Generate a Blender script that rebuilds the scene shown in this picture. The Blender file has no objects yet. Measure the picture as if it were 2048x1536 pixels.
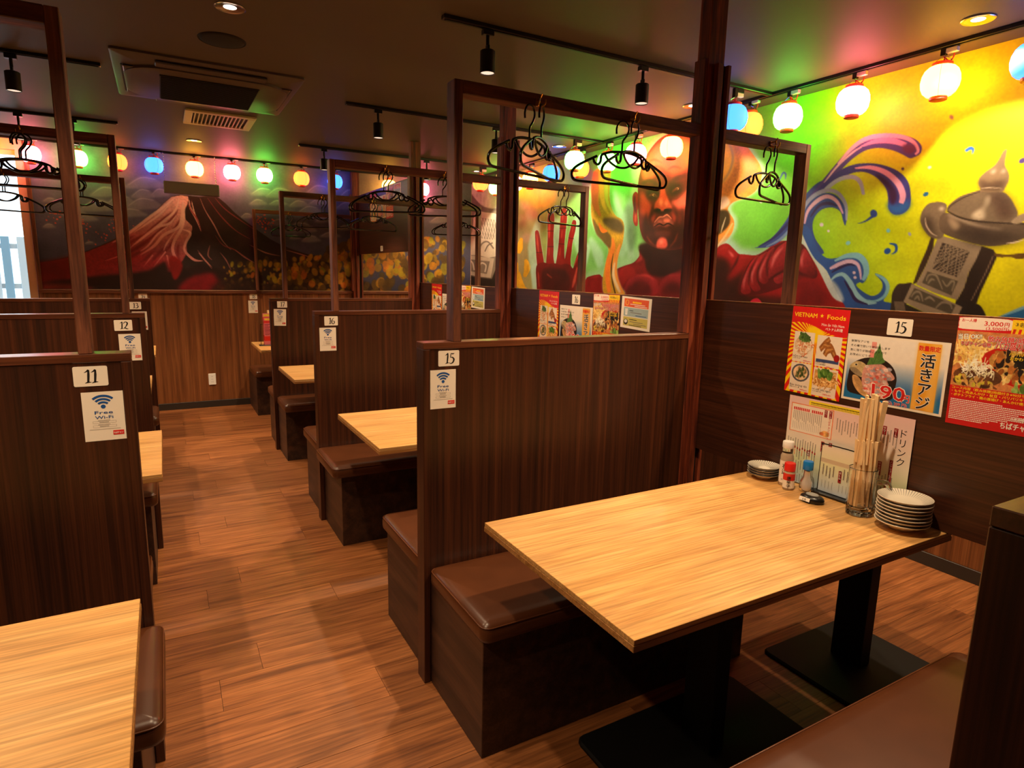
import bpy, bmesh, math, random
import numpy as np
from mathutils import Vector, Matrix

random.seed(7)
SC = bpy.context.scene
COL = SC.collection
R = math.radians

# ------------------------------------------------------------------ camera
F_PX = 1237.6
YAW, PITCH, ROLL = R(29.35), R(10.0385), R(1.2349)
CAM = np.array([0.0, 0.0, 1.45])
_f = np.array([math.sin(YAW) * math.cos(PITCH), math.cos(YAW) * math.cos(PITCH), -math.sin(PITCH)])
_r = np.array([math.cos(YAW), -math.sin(YAW), 0.0])
_u = np.cross(_r, _f)
CR = _r * math.cos(ROLL) + _u * math.sin(ROLL)
CU = -_r * math.sin(ROLL) + _u * math.cos(ROLL)
cam_data = bpy.data.cameras.new('camera')
cam_data.sensor_width = 36.0
cam_data.lens = F_PX / 2048 * 36.0
cam_data.clip_start = 0.02
cam = bpy.data.objects.new('camera', cam_data)
COL.objects.link(cam)
cam.matrix_world = Matrix(((CR[0], CU[0], -_f[0], CAM[0]), (CR[1], CU[1], -_f[1], CAM[1]),
                           (CR[2], CU[2], -_f[2], CAM[2]), (0, 0, 0, 1)))
SC.camera = cam


def hit(px, axis, val):
    """pixel(s) of the 2048x1536 frame -> points on the plane axis = val"""
    p = np.atleast_2d(np.asarray(px, float))
    d = ((p[:, :1] - 1024) / F_PX) * CR + (-(p[:, 1:2] - 768) / F_PX) * CU + _f
    t = (val - CAM[axis]) / d[:, axis]
    return CAM + d * t[:, None]


# ------------------------------------------------------------------ world, exposure
w = bpy.data.worlds.new('daylight')
SC.world = w
w.use_nodes = True
w.node_tree.nodes['Background'].inputs[0].default_value = (0.72, 0.88, 1.0, 1)
w.node_tree.nodes['Background'].inputs[1].default_value = 2.2
SC.view_settings.view_transform = 'Standard'
SC.view_settings.look = 'None'
SC.view_settings.gamma = 1.0
SC.view_settings.use_curve_mapping = False
SC.view_settings.exposure = 0.55
SPOT_W, DOWN_W, DOWN_WALL_W, LANTERN_GAIN = 60.0, 50.0, 60.0, 1.25
WARM = (1.0, 0.73, 0.45)

# ------------------------------------------------------------------ room dimensions
XW, XL, YB, YF, HC = 3.393, -2.4, 7.144, -2.2, 2.53
ZT = 1.225                      # top of the low partitions


# ------------------------------------------------------------------ materials
def lin(c):
    return tuple(((v / 255) / 12.92 if v <= 10.3 else ((v / 255 + .055) / 1.055) ** 2.4) for v in c[:3]) + (1,)


MATS = {}


def new_mat(name):
    m = bpy.data.materials.new(name)
    m.use_nodes = True
    MATS[name] = m
    nt = m.node_tree
    return m, nt, nt.nodes, nt.links, nt.nodes['Principled BSDF']


def flat(name, col, rough=.5, metal=0.0, spec=.5, noise=0.0, nscale=30, bump=0.0, coat=0.0):
    m, nt, N, L, b = new_mat(name)
    b.inputs['Base Color'].default_value = lin(col)
    b.inputs['Roughness'].default_value = rough
    b.inputs['Metallic'].default_value = metal
    b.inputs['Specular IOR Level'].default_value = spec
    b.inputs['Coat Weight'].default_value = coat
    if noise or bump:
        tc = N.new('ShaderNodeTexCoord')
        n = N.new('ShaderNodeTexNoise')
        n.inputs['Scale'].default_value = nscale
        n.inputs['Detail'].default_value = 5
        L.new(tc.outputs['Object'], n.inputs['Vector'])
        if noise:
            mix = N.new('ShaderNodeMix')
            mix.data_type = 'RGBA'
            c = lin(col)
            mix.inputs[6].default_value = tuple(v * (1 - noise) for v in c[:3]) + (1,)
            mix.inputs[7].default_value = tuple(min(1, v * (1 + noise)) for v in c[:3]) + (1,)
            L.new(n.outputs['Fac'], mix.inputs[0])
            L.new(mix.outputs[2], b.inputs['Base Color'])
        if bump:
            bp = N.new('ShaderNodeBump')
            bp.inputs['Strength'].default_value = bump
            bp.inputs['Distance'].default_value = .002
            L.new(n.outputs['Fac'], bp.inputs['Height'])
            L.new(bp.outputs['Normal'], b.inputs['Normal'])
    return m


def wood(name, dark, mid, light, axis, across=26, along=1.6, fine=190, rough=.42, vary=.0, knots=False, spec=.5, bump=.12):
    """grain runs along 'axis' in object space"""
    m, nt, N, L, b = new_mat(name)
    tc = N.new('ShaderNodeTexCoord')
    oi = N.new('ShaderNodeObjectInfo')
    sh = N.new('ShaderNodeVectorMath')
    sh.operation = 'MULTIPLY_ADD'
    sh.inputs[0].default_value = (31.7, 17.3, 23.9)
    L.new(oi.outputs['Random'], sh.inputs[1])
    L.new(tc.outputs['Object'], sh.inputs[2])
    mp = N.new('ShaderNodeMapping')
    sc = [across] * 3
    sc[axis] = along
    mp.inputs['Scale'].default_value = sc
    L.new(sh.outputs[0], mp.inputs['Vector'])
    n1 = N.new('ShaderNodeTexNoise')
    n1.inputs['Scale'].default_value = 1.0
    n1.inputs['Detail'].default_value = 7
    n1.inputs['Roughness'].default_value = .62
    n1.inputs['Distortion'].default_value = .9 if knots else .35
    L.new(mp.outputs[0], n1.inputs['Vector'])
    ramp = N.new('ShaderNodeValToRGB')
    ramp.color_ramp.elements[0].position = .33
    ramp.color_ramp.elements[0].color = lin(dark)
    ramp.color_ramp.elements[1].position = .70
    ramp.color_ramp.elements[1].color = lin(light)
    e = ramp.color_ramp.elements.new(.5)
    e.color = lin(mid)
    L.new(n1.outputs['Fac'], ramp.inputs['Fac'])
    mp2 = N.new('ShaderNodeMapping')
    sc2 = [fine] * 3
    sc2[axis] = along * 3
    mp2.inputs['Scale'].default_value = sc2
    L.new(sh.outputs[0], mp2.inputs['Vector'])
    n2 = N.new('ShaderNodeTexNoise')
    n2.inputs['Scale'].default_value = 1.0
    n2.inputs['Detail'].default_value = 3
    L.new(mp2.outputs[0], n2.inputs['Vector'])
    mr = N.new('ShaderNodeMapRange')
    mr.inputs['From Min'].default_value = .3
    mr.inputs['From Max'].default_value = .7
    mr.inputs['To Min'].default_value = .62
    mr.inputs['To Max'].default_value = 1.18
    L.new(n2.outputs['Fac'], mr.inputs['Value'])
    mul = N.new('ShaderNodeVectorMath')
    mul.operation = 'SCALE'
    L.new(ramp.outputs['Color'], mul.inputs[0])
    L.new(mr.outputs[0], mul.inputs['Scale'])
    out = mul.outputs[0]
    if vary:
        mv = N.new('ShaderNodeMapRange')
        mv.inputs['To Min'].default_value = 1 - vary
        mv.inputs['To Max'].default_value = 1 + vary
        L.new(oi.outputs['Random'], mv.inputs['Value'])
        mu2 = N.new('ShaderNodeVectorMath')
        mu2.operation = 'SCALE'
        L.new(out, mu2.inputs[0])
        L.new(mv.outputs[0], mu2.inputs['Scale'])
        out = mu2.outputs[0]
    L.new(out, b.inputs['Base Color'])
    b.inputs['Roughness'].default_value = rough
    b.inputs['Specular IOR Level'].default_value = spec
    bp = N.new('ShaderNodeBump')
    bp.inputs['Strength'].default_value = bump
    bp.inputs['Distance'].default_value = .001
    L.new(n2.outputs['Fac'], bp.inputs['Height'])
    L.new(bp.outputs['Normal'], b.inputs['Normal'])
    return m


def emit(name, col, strength, grad=None):
    m, nt, N, L, b = new_mat(name)
    b.inputs['Base Color'].default_value = tuple(col) + (1,)
    b.inputs['Emission Color'].default_value = tuple(col) + (1,)
    b.inputs['Emission Strength'].default_value = strength
    b.inputs['Roughness'].default_value = .7
    return m


def glass(name, col=(1, 1, 1), rough=0.0, ior=1.45):
    m, nt, N, L, b = new_mat(name)
    b.inputs['Base Color'].default_value = tuple(col) + (1,)
    b.inputs['Roughness'].default_value = rough
    b.inputs['IOR'].default_value = ior
    b.inputs['Transmission Weight'].default_value = 1.0
    return m


def painted(name, rough=.6, spec=.3):
    """colours come from the 'paint' colour attribute (brush work / print)"""
    m, nt, N, L, b = new_mat(name)
    a = N.new('ShaderNodeAttribute')
    a.attribute_name = 'paint'
    L.new(a.outputs['Color'], b.inputs['Base Color'])
    b.inputs['Roughness'].default_value = rough
    b.inputs['Specular IOR Level'].default_value = spec
    return m


M = MATS
wood('walnut', (40, 18, 9), (62, 29, 14), (84, 42, 21), 2, across=46, along=.8, fine=260, rough=.38)
wood('walnut_across', (52, 25, 14), (68, 34, 19), (84, 44, 25), 1, across=60, along=1.0, rough=.4)
wood('walnut_beam', (54, 24, 13), (100, 52, 30), (138, 78, 48), 0, across=24, along=2.2, rough=.5, knots=True)
wood('rail_gloss', (60, 30, 17), (90, 48, 29), (118, 68, 42), 0, across=30, along=1.4, rough=.28, spec=.7)
wood('walnut_post', (58, 27, 16), (108, 60, 40), (146, 88, 60), 2, across=24, along=2.0, rough=.5, knots=True)
wood('redwood_post', (48, 15, 8), (112, 44, 20), (156, 72, 36), 2, across=30, along=2.4, rough=.55, knots=True)
wood('wainscot', (88, 48, 22), (122, 70, 34), (148, 90, 48), 2, across=24, along=.8, rough=.45)
wood('bench_panel', (34, 19, 13), (58, 34, 23), (80, 50, 34), 1, across=22, along=1.5, rough=.45)
wood('oak', (190, 138, 78), (206, 154, 90), (216, 168, 106), 0, across=17, along=1.6, fine=170, rough=.36, knots=True, bump=.05)
wood('oak_edge', (150, 98, 46), (172, 118, 62), (190, 136, 78), 0, across=30, along=1.5, rough=.45)
wood('plank', (104, 58, 28), (140, 84, 44), (160, 100, 56), 0, across=26, along=1.7, fine=150, rough=.40, vary=.09, knots=True, bump=.1)
flat('floor_base', (52, 30, 18), .6)
flat('ceiling_paint', (88, 78, 67), .62, noise=.08, nscale=300, bump=.15, spec=.35)
flat('baseboard', (44, 36, 30), .5)
flat('plaster', (214, 172, 140), .7, noise=.05, nscale=60)
flat('leather', (80, 42, 20), .33, noise=.22, nscale=14, bump=.08, spec=.55)
flat('leather_trim', (92, 50, 26), .3)
flat('black_metal', (9, 8, 8), .6, spec=.3)
flat('black_satin', (16, 15, 15), .3)
flat('black_wire', (10, 9, 9), .22, spec=.6)
flat('brass', (206, 158, 78), .25, metal=1.0)
flat('chrome', (190, 190, 190), .2, metal=1.0)
flat('ac_panel', (76, 66, 60), .5, noise=.04, nscale=40)
flat('ac_dark', (14, 10, 8), .6)
flat('vent_cream', (206, 186, 150), .5)
flat('speaker_dark', (20, 15, 12), .8)
flat('mesh_grey', (150, 148, 142), .6, noise=.15, nscale=700)
flat('lantern_red', (226, 58, 30), .45)
flat('lantern_rib', (170, 60, 40), .6)
flat('adapter_white', (226, 214, 200), .5)
flat('plate_glaze', (238, 226, 206), .22, spec=.6)
flat('plate_line', (40, 36, 40), .35)
flat('plate_foot', (214, 186, 160), .5)
flat('plastic_white', (240, 236, 230), .35)
flat('plastic_red', (214, 38, 28), .3)
flat('plastic_blue', (18, 120, 200), .3)
flat('salt', (246, 240, 234), .8, noise=.03, nscale=300)
flat('pepper', (172, 150, 124), .8, noise=.3, nscale=500)
flat('paper', (240, 228, 212), .55)
flat('chopstick', (238, 206, 156), .6, noise=.12, nscale=60)
flat('ink_black', (22, 18, 18), .55)
flat('ink_red', (214, 30, 26), .55)
flat('ink_darkred', (150, 22, 24), .55)
flat('ink_white', (246, 238, 226), .55)
flat('ink_yellow', (252, 212, 24), .55)
flat('ink_orange', (240, 120, 40), .55)
flat('ink_blue', (16, 78, 150), .5)
flat('ink_grey', (120, 108, 100), .6)
flat('window_frame', (196, 190, 180), .5)
flat('outside_white', (176, 196, 206), .8)
flat('outside_blue', (120, 158, 180), .8)
painted('mural_paint', .55, .35)
painted('print', .4, .45)
glass('clear_glass', (1, 1, 1), 0, 1.46)
glass('window_glass', (.97, .99, 1), 0, 1.05)
glass('clear_plastic', (.98, .98, .96), .12, 1.3)
emit('lamp_face', (1.0, .82, .66), .55)
emit('downlight_face', (1.0, .86, .7), 5.0)


# ------------------------------------------------------------------ mesh helpers
def wloc(o):
    v = Vector((0, 0, 0))
    while o is not None:
        v += o.location
        o = o.parent
    return v


class MB:
    def __init__(s):
        s.v, s.f = [], []

    def add(s, vs, fs):
        b = len(s.v)
        s.v += [tuple(p) for p in vs]
        s.f += [tuple(i + b for i in f) for f in fs]
        return s

    def box(s, x0, x1, y0, y1, z0, z1):
        return s.add([(x, y, z) for z in (z0, z1) for y in (y0, y1) for x in (x0, x1)],
                     [(0, 2, 3, 1), (4, 5, 7, 6), (0, 1, 5, 4), (2, 6, 7, 3), (0, 4, 6, 2), (1, 3, 7, 5)])

    def cbox(s, x0, x1, y0, y1, z0, z1, c=.003):
        lo, hi = (x0, y0, z0), (x1, y1, z1)
        vs, idx = [], {}
        for sx in (0, 1):
            for sy in (0, 1):
                for sz in (0, 1):
                    sg = (sx, sy, sz)
                    for k in range(3):
                        p = []
                        for a in range(3):
                            e = hi[a] if sg[a] else lo[a]
                            p.append(e if a == k else (e - c if sg[a] else e + c))
                        idx[(sg, k)] = len(vs)
                        vs.append(p)
        fs = []
        for k in range(3):
            a, b = [i for i in range(3) if i != k]
            for sk in (0, 1):
                q = []
                for (sa, sb) in ((0, 0), (1, 0), (1, 1), (0, 1)):
                    sg = [0] * 3
                    sg[k], sg[a], sg[b] = sk, sa, sb
                    q.append(idx[(tuple(sg), k)])
                fs.append(q)
            for sa in (0, 1):
                for sb in (0, 1):
                    g0, g1 = [0] * 3, [0] * 3
                    g0[k], g1[k] = 0, 1
                    g0[a] = g1[a] = sa
                    g0[b] = g1[b] = sb
                    fs.append((idx[(tuple(g0), a)], idx[(tuple(g1), a)], idx[(tuple(g1), b)], idx[(tuple(g0), b)]))
        for sx in (0, 1):
            for sy in (0, 1):
                for sz in (0, 1):
                    fs.append([idx[((sx, sy, sz), k)] for k in range(3)])
        return s.add(vs, fs)

    def tube(s, pts, r, n=8, closed=False, caps=True):
        P = [Vector(p) for p in pts]
        k = len(P)
        rr = r if hasattr(r, '__len__') else [r] * k
        vs, up = [], None
        for i in range(k):
            if closed:
                t = P[(i + 1) % k] - P[i - 1]
            else:
                t = P[min(i + 1, k - 1)] - P[max(i - 1, 0)]
            t.normalize()
            if up is None:
                up = t.orthogonal().normalized()
            else:
                up = (up - t * up.dot(t))
                up = up.normalized() if up.length > 1e-6 else t.orthogonal().normalized()
            sd = t.cross(up)
            for j in range(n):
                a = 2 * math.pi * j / n
                vs.append(P[i] + (up * math.cos(a) + sd * math.sin(a)) * rr[i])
        fs = []
        for i in range(k if closed else k - 1):
            for j in range(n):
                a, b = i * n + j, i * n + (j + 1) % n
                c, d = ((i + 1) % k) * n + (j + 1) % n, ((i + 1) % k) * n + j
                fs.append((a, b, c, d))
        if caps and not closed:
            fs.append(tuple(range(n))[::-1])
            fs.append(tuple(range((k - 1) * n, k * n)))
        return s.add(vs, fs)

    def cyl(s, p0, p1, r0, r1=None, n=20):
        return s.tube([p0, p1], [r0, r0 if r1 is None else r1], n)

    def lathe(s, prof, n=24, c=(0, 0, 0), sx=1, sy=1, a0=0.0):
        vs, rings = [], []
        for (r, z) in prof:
            if r < 1e-6:
                rings.append([len(vs)])
                vs.append((c[0], c[1], c[2] + z))
            else:
                rings.append(list(range(len(vs), len(vs) + n)))
                vs += [(c[0] + sx * r * math.cos(a0 + 2 * math.pi * j / n), c[1] + sy * r * math.sin(a0 + 2 * math.pi * j / n), c[2] + z) for j in range(n)]
        fs = []
        for A, B in zip(rings, rings[1:]):
            for j in range(n):
                a, b = A[j % len(A)], A[(j + 1) % len(A)]
                d, e = B[j % len(B)], B[(j + 1) % len(B)]
                q = []
                for i in (a, b, e, d):
                    if i not in q:
                        q.append(i)
                if len(q) > 2:
                    fs.append(q)
        return s.add(vs, fs)

    def prism(s, pts, z0, z1):
        n = len(pts)
        return s.add([(x, y, z0) for x, y in pts] + [(x, y, z1) for x, y in pts],
                     [tuple(range(n))[::-1], tuple(range(n, 2 * n))] + [(i, (i + 1) % n, n + (i + 1) % n, n + i) for i in range(n)])

    def build(s, name, mat, parent=None, smooth=None, local=False, loc=(0, 0, 0), fix=True):
        me = bpy.data.meshes.new(name)
        off = Vector((0, 0, 0)) if local else (wloc(parent) + Vector(loc) if parent else Vector(loc))
        me.from_pydata([(p[0] - off[0], p[1] - off[1], p[2] - off[2]) for p in s.v], [], s.f)
        if fix:
            bm = bmesh.new()
            bm.from_mesh(me)
            bmesh.ops.recalc_face_normals(bm, faces=bm.faces)
            bm.to_mesh(me)
            bm.free()
        me.materials.append(M[mat] if isinstance(mat, str) else mat)
        if smooth:
            me.shade_smooth()
            me.set_sharp_from_angle(angle=R(smooth))
        o = bpy.data.objects.new(name, me)
        COL.objects.link(o)
        o.parent = parent
        o.location = loc
        return o


def tag(o, label, cat, group=None):
    o['label'] = label
    o['category'] = cat
    if group:
        o['group'] = group
    return o


def struct(o):
    o['kind'] = 'structure'
    return o


def thing(name, label, cat, loc=(0, 0, 0), group=None, rz=0.0):
    o = bpy.data.objects.new(name, None)
    o.empty_display_size = .05
    COL.objects.link(o)
    o.location = loc
    o.rotation_euler = (0, 0, rz)
    return tag(o, label, cat, group)


def clone(root, loc=None, rz=None, label=None, group=None, skip=()):
    def rec(o, par):
        c = o.copy()
        COL.objects.link(c)
        c.parent = par
        for ch in o.children:
            if ch.name.split('.')[0] not in skip:
                rec(ch, c)
        return c
    r = rec(root, None)
    if loc is not None:
        r.location = loc
    if rz is not None:
        r.rotation_euler = (0, 0, rz)
    if label:
        r['label'] = label
    if group:
        r['group'] = group
    return r


def rounded_rect(x0, x1, y0, y1, r, n=4):
    pts = []
    for cx, cy, a in ((x1 - r, y1 - r, 0), (x0 + r, y1 - r, 90), (x0 + r, y0 + r, 180), (x1 - r, y0 + r, 270)):
        for k in range(n + 1):
            t = R(a + 90 * k / n)
            pts.append((cx + r * math.cos(t), cy + r * math.sin(t)))
    return pts


def loft_rr(mb, layers, x0, x1, y0, y1, r, n=4, crown=0.0):
    """stack of inset rounded rectangles: layers = [(inset, z)]"""
    rings = []
    for ins, z in layers:
        pts = rounded_rect(x0 + ins, x1 - ins, y0 + ins, y1 - ins, max(r - ins, .002), n)
        rings.append([(x, y, z) for x, y in pts])
    k = len(rings[0])
    vs = [p for g in rings for p in g]
    fs = [(i * k + j, i * k + (j + 1) % k, (i + 1) * k + (j + 1) % k, (i + 1) * k + j) for i in range(len(rings) - 1) for j in range(k)]
    fs.append(tuple(range(k))[::-1])
    if crown:
        vs.append(((x0 + x1) / 2, (y0 + y1) / 2, layers[-1][1] + crown))
        c = len(vs) - 1
        b = (len(rings) - 1) * k
        fs += [(b + j, b + (j + 1) % k, c) for j in range(k)]
    else:
        fs.append(tuple(range((len(rings) - 1) * k, len(rings) * k)))
    return mb.add(vs, fs)


def spl(pts, k=6, closed=False):
    """Catmull-Rom"""
    P = np.asarray(pts, float)
    n = len(P)
    if n < 3 or not k:
        return P
    out = []
    for i in range(n if closed else n - 1):
        p0 = P[(i - 1) % n] if closed or i > 0 else P[0]
        p1, p2 = P[i], P[(i + 1) % n]
        p3 = P[(i + 2) % n] if closed or i + 2 < n else P[-1]
        for t in np.arange(k) / k:
            out.append(.5 * ((2 * p1) + (p2 - p0) * t + (2 * p0 - 5 * p1 + 4 * p2 - p3) * t * t + (3 * p1 - p0 - 3 * p2 + p3) * t ** 3))
    if not closed:
        out.append(P[-1])
    return np.array(out)


def ribbon(pts, w):
    P = np.asarray(pts, float)
    n = len(P)
    W = np.interp(np.linspace(0, 1, n), np.linspace(0, 1, len(w)), w) if hasattr(w, '__len__') else np.full(n, float(w))
    T = np.gradient(P, axis=0)
    T /= np.maximum(np.linalg.norm(T, axis=1, keepdims=True), 1e-9)
    Nn = np.stack([-T[:, 1], T[:, 0]], 1) * W[:, None] / 2
    return np.concatenate([P + Nn, (P - Nn)[::-1]])


# ------------------------------------------------------------------ brush-work canvas -> coloured grid mesh
def vnoise(h, w, cell, seed):
    rs = np.random.RandomState(seed)
    ch, cw = cell if hasattr(cell, '__len__') else (cell, cell)
    g = rs.rand(int(h / ch) + 3, int(w / cw) + 3)
    y, x = np.arange(h) / ch, np.arange(w) / cw
    iy, ix = y.astype(int), x.astype(int)
    fy, fx = (y - iy), (x - ix)
    fy, fx = fy * fy * (3 - 2 * fy), fx * fx * (3 - 2 * fx)
    a = g[iy][:, ix]
    b = g[iy][:, ix + 1]
    c = g[iy + 1][:, ix]
    d = g[iy + 1][:, ix + 1]
    return (a * (1 - fx) + b * fx) * (1 - fy)[:, None] + (c * (1 - fx) + d * fx) * fy[:, None]


class Canvas:
    def __init__(s, w, h, fmap, col, seed=1, cell=14):
        s.w, s.h, s.fmap = w, h, fmap
        s.a = np.tile(np.array(col, float), (h, w, 1))
        s.nz = (.5 * vnoise(h, w, cell, seed) + .3 * vnoise(h, w, max(2, cell / 3), seed + 1) + .2 * vnoise(h, w, 1.5, seed + 2)) * 2 - 1
        s.nb = (.6 * vnoise(h, w, (cell * .5, cell * 1.6), seed + 5) + .4 * vnoise(h, w, 2, seed + 6)) * 2 - 1

    def cov(s, pts):
        P = s.fmap(np.asarray(pts, float))
        x0, y0 = np.floor(P.min(0)) - 2
        x1, y1 = np.ceil(P.max(0)) + 3
        x0, y0 = int(max(x0, 0)), int(max(y0, 0))
        x1, y1 = int(min(x1, s.w)), int(min(y1, s.h))
        if x1 <= x0 or y1 <= y0:
            return None
        A = np.zeros((y1 - y0, x1 - x0 + 1))
        Q = np.roll(P, -1, 0)
        W = x1 - x0
        for r in range(y1 - y0):
            for sub in (-.33, 0, .33):
                y = y0 + r + sub
                mk = (P[:, 1] <= y) != (Q[:, 1] <= y)
                if not mk.any():
                    continue
                p, q = P[mk], Q[mk]
                xs = np.sort(p[:, 0] + (y - p[:, 1]) * (q[:, 0] - p[:, 0]) / (q[:, 1] - p[:, 1])) - x0 + .5
                xs = np.clip(xs, 0, W)
                for a, b in zip(xs[::2], xs[1::2]):
                    ia, ib = int(a), int(b)
                    if ia == ib:
                        A[r, ia] += b - a
                    else:
                        A[r, ia] += ia + 1 - a
                        A[r, ia + 1:ib] += 1
                        A[r, ib] += b - ib
        return x0, y0, np.clip(A[:, :W] / 3, 0, 1)

    def blur(s, c, r):
        x0, y0, A = c
        pad = 2 * r + 1
        X0, Y0 = max(0, x0 - pad), max(0, y0 - pad)
        X1, Y1 = min(s.w, x0 + A.shape[1] + pad), min(s.h, y0 + A.shape[0] + pad)
        B = np.zeros((Y1 - Y0, X1 - X0))
        B[y0 - Y0:y0 - Y0 + A.shape[0], x0 - X0:x0 - X0 + A.shape[1]] = A
        for _ in range(2):
            for ax in (0, 1):
                n = B.shape[ax]
                Z = np.concatenate([np.repeat(np.take(B, [0], ax), r + 1, ax), B, np.repeat(np.take(B, [n - 1], ax), r, ax)], ax)
                cs = np.cumsum(Z, ax)
                B = (np.take(cs, range(2 * r + 1, 2 * r + 1 + n), ax) - np.take(cs, range(0, n), ax)) / (2 * r + 1)
        return X0, Y0, B

    def put(s, c, col, alpha=1.0, tex=.1, rough=0.0, grad=None, brush=False):
        if c is None:
            return
        x0, y0, A = c
        h, w = A.shape
        sl = (slice(y0, y0 + h), slice(x0, x0 + w))
        nz = (s.nb if brush else s.nz)[sl]
        if rough:
            A = np.clip(A * (1 + rough) - rough * (nz * .5 + .5), 0, 1)
        base = np.array(col, float)
        if grad is not None:
            c1, p0, p1 = grad
            q0, q1 = s.fmap(np.array([p0, p1], float))
            yy, xx = np.mgrid[y0:y0 + h, x0:x0 + w]
            d = q1 - q0
            t = np.clip(((xx - q0[0]) * d[0] + (yy - q0[1]) * d[1]) / (d @ d), 0, 1)[..., None]
            base = base * (1 - t) + np.array(c1, float) * t
        px = base * (1 + tex * nz[..., None])
        s.a[sl] = s.a[sl] * (1 - A[..., None] * alpha) + px * A[..., None] * alpha

    def poly(s, pts, col, k=4, soft=0, closed=True, **kw):
        p = spl(pts, k, True) if k else np.asarray(pts, float)
        c = s.cov(p)
        if c is not None and soft:
            c = s.blur(c, soft)
        s.put(c, col, **kw)

    def line(s, pts, w, col, k=5, soft=0, **kw):
        c = s.cov(ribbon(spl(pts, k), w))
        if c is not None and soft:
            c = s.blur(c, soft)
        s.put(c, col, **kw)

    def ell(s, cx, cy, rx, ry, col, rot=0, soft=0, n=18, **kw):
        t = np.linspace(0, 2 * np.pi, n, endpoint=False)
        x, y = rx * np.cos(t), ry * np.sin(t)
        p = np.stack([cx + x * np.cos(rot) - y * np.sin(rot), cy + x * np.sin(rot) + y * np.cos(rot)], 1)
        c = s.cov(p)
        if c is not None and soft:
            c = s.blur(c, soft)
        s.put(c, col, **kw)

    def mesh(s, name, mat, org, du, dv, parent=None, loc=(0, 0, 0)):
        """vertex (row j, col i) at org + i*du + j*dv; rows run downwards"""
        w, h = s.w, s.h
        i, j = np.meshgrid(np.arange(w), np.arange(h))
        V = (np.array(org)[None, None] + i[..., None] * np.array(du) + j[..., None] * np.array(dv)).reshape(-1, 3)
        q = (np.arange(h - 1)[:, None] * w + np.arange(w - 1)[None]).ravel()
        Fq = np.stack([q, q + w, q + w + 1, q + 1], 1).astype(np.int32)
        me = bpy.data.meshes.new(name)
        me.vertices.add(len(V))
        me.vertices.foreach_set('co', V.astype(np.float32).ravel())
        me.loops.add(Fq.size)
        me.loops.foreach_set('vertex_index', Fq.ravel())
        me.polygons.add(len(Fq))
        me.polygons.foreach_set('loop_start', (np.arange(len(Fq)) * 4).astype(np.int32))
        me.update(calc_edges=True)
        c = np.clip(s.a.reshape(-1, 3) / 255, 0, 1)
        c = np.where(c <= .04045, c / 12.92, ((c + .055) / 1.055) ** 2.4)
        at = me.color_attributes.new('paint', 'FLOAT_COLOR', 'POINT')
        at.data.foreach_set('color', np.concatenate([c, np.ones((len(c), 1))], 1).astype(np.float32).ravel())
        me.materials.append(M[mat])
        o = bpy.data.objects.new(name, me)
        COL.objects.link(o)
        o.parent = parent
        o.location = loc
        return o


# ------------------------------------------------------------------ lettering (local frame: x right, y up, z out of the sheet)
_txt = {}


def text_mesh(body, bold):
    key = (body, bold)
    if key not in _txt:
        cu = bpy.data.curves.new('lettering', 'FONT')
        cu.body = body
        cu.size = 1.0
        cu.resolution_u = 2
        cu.offset = bold
        o = bpy.data.objects.new('lettering', cu)
        COL.objects.link(o)
        bpy.context.view_layer.update()
        me = bpy.data.meshes.new_from_object(o.evaluated_get(bpy.context.evaluated_depsgraph_get()))
        vs = np.array([v.co[:] for v in me.vertices]).reshape(-1, 3)
        fs = [tuple(p.vertices) for p in me.polygons]
        bpy.data.objects.remove(o)
        bpy.data.curves.remove(cu)
        bpy.data.meshes.remove(me)
        _txt[key] = (vs, fs)
    return _txt[key]


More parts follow.
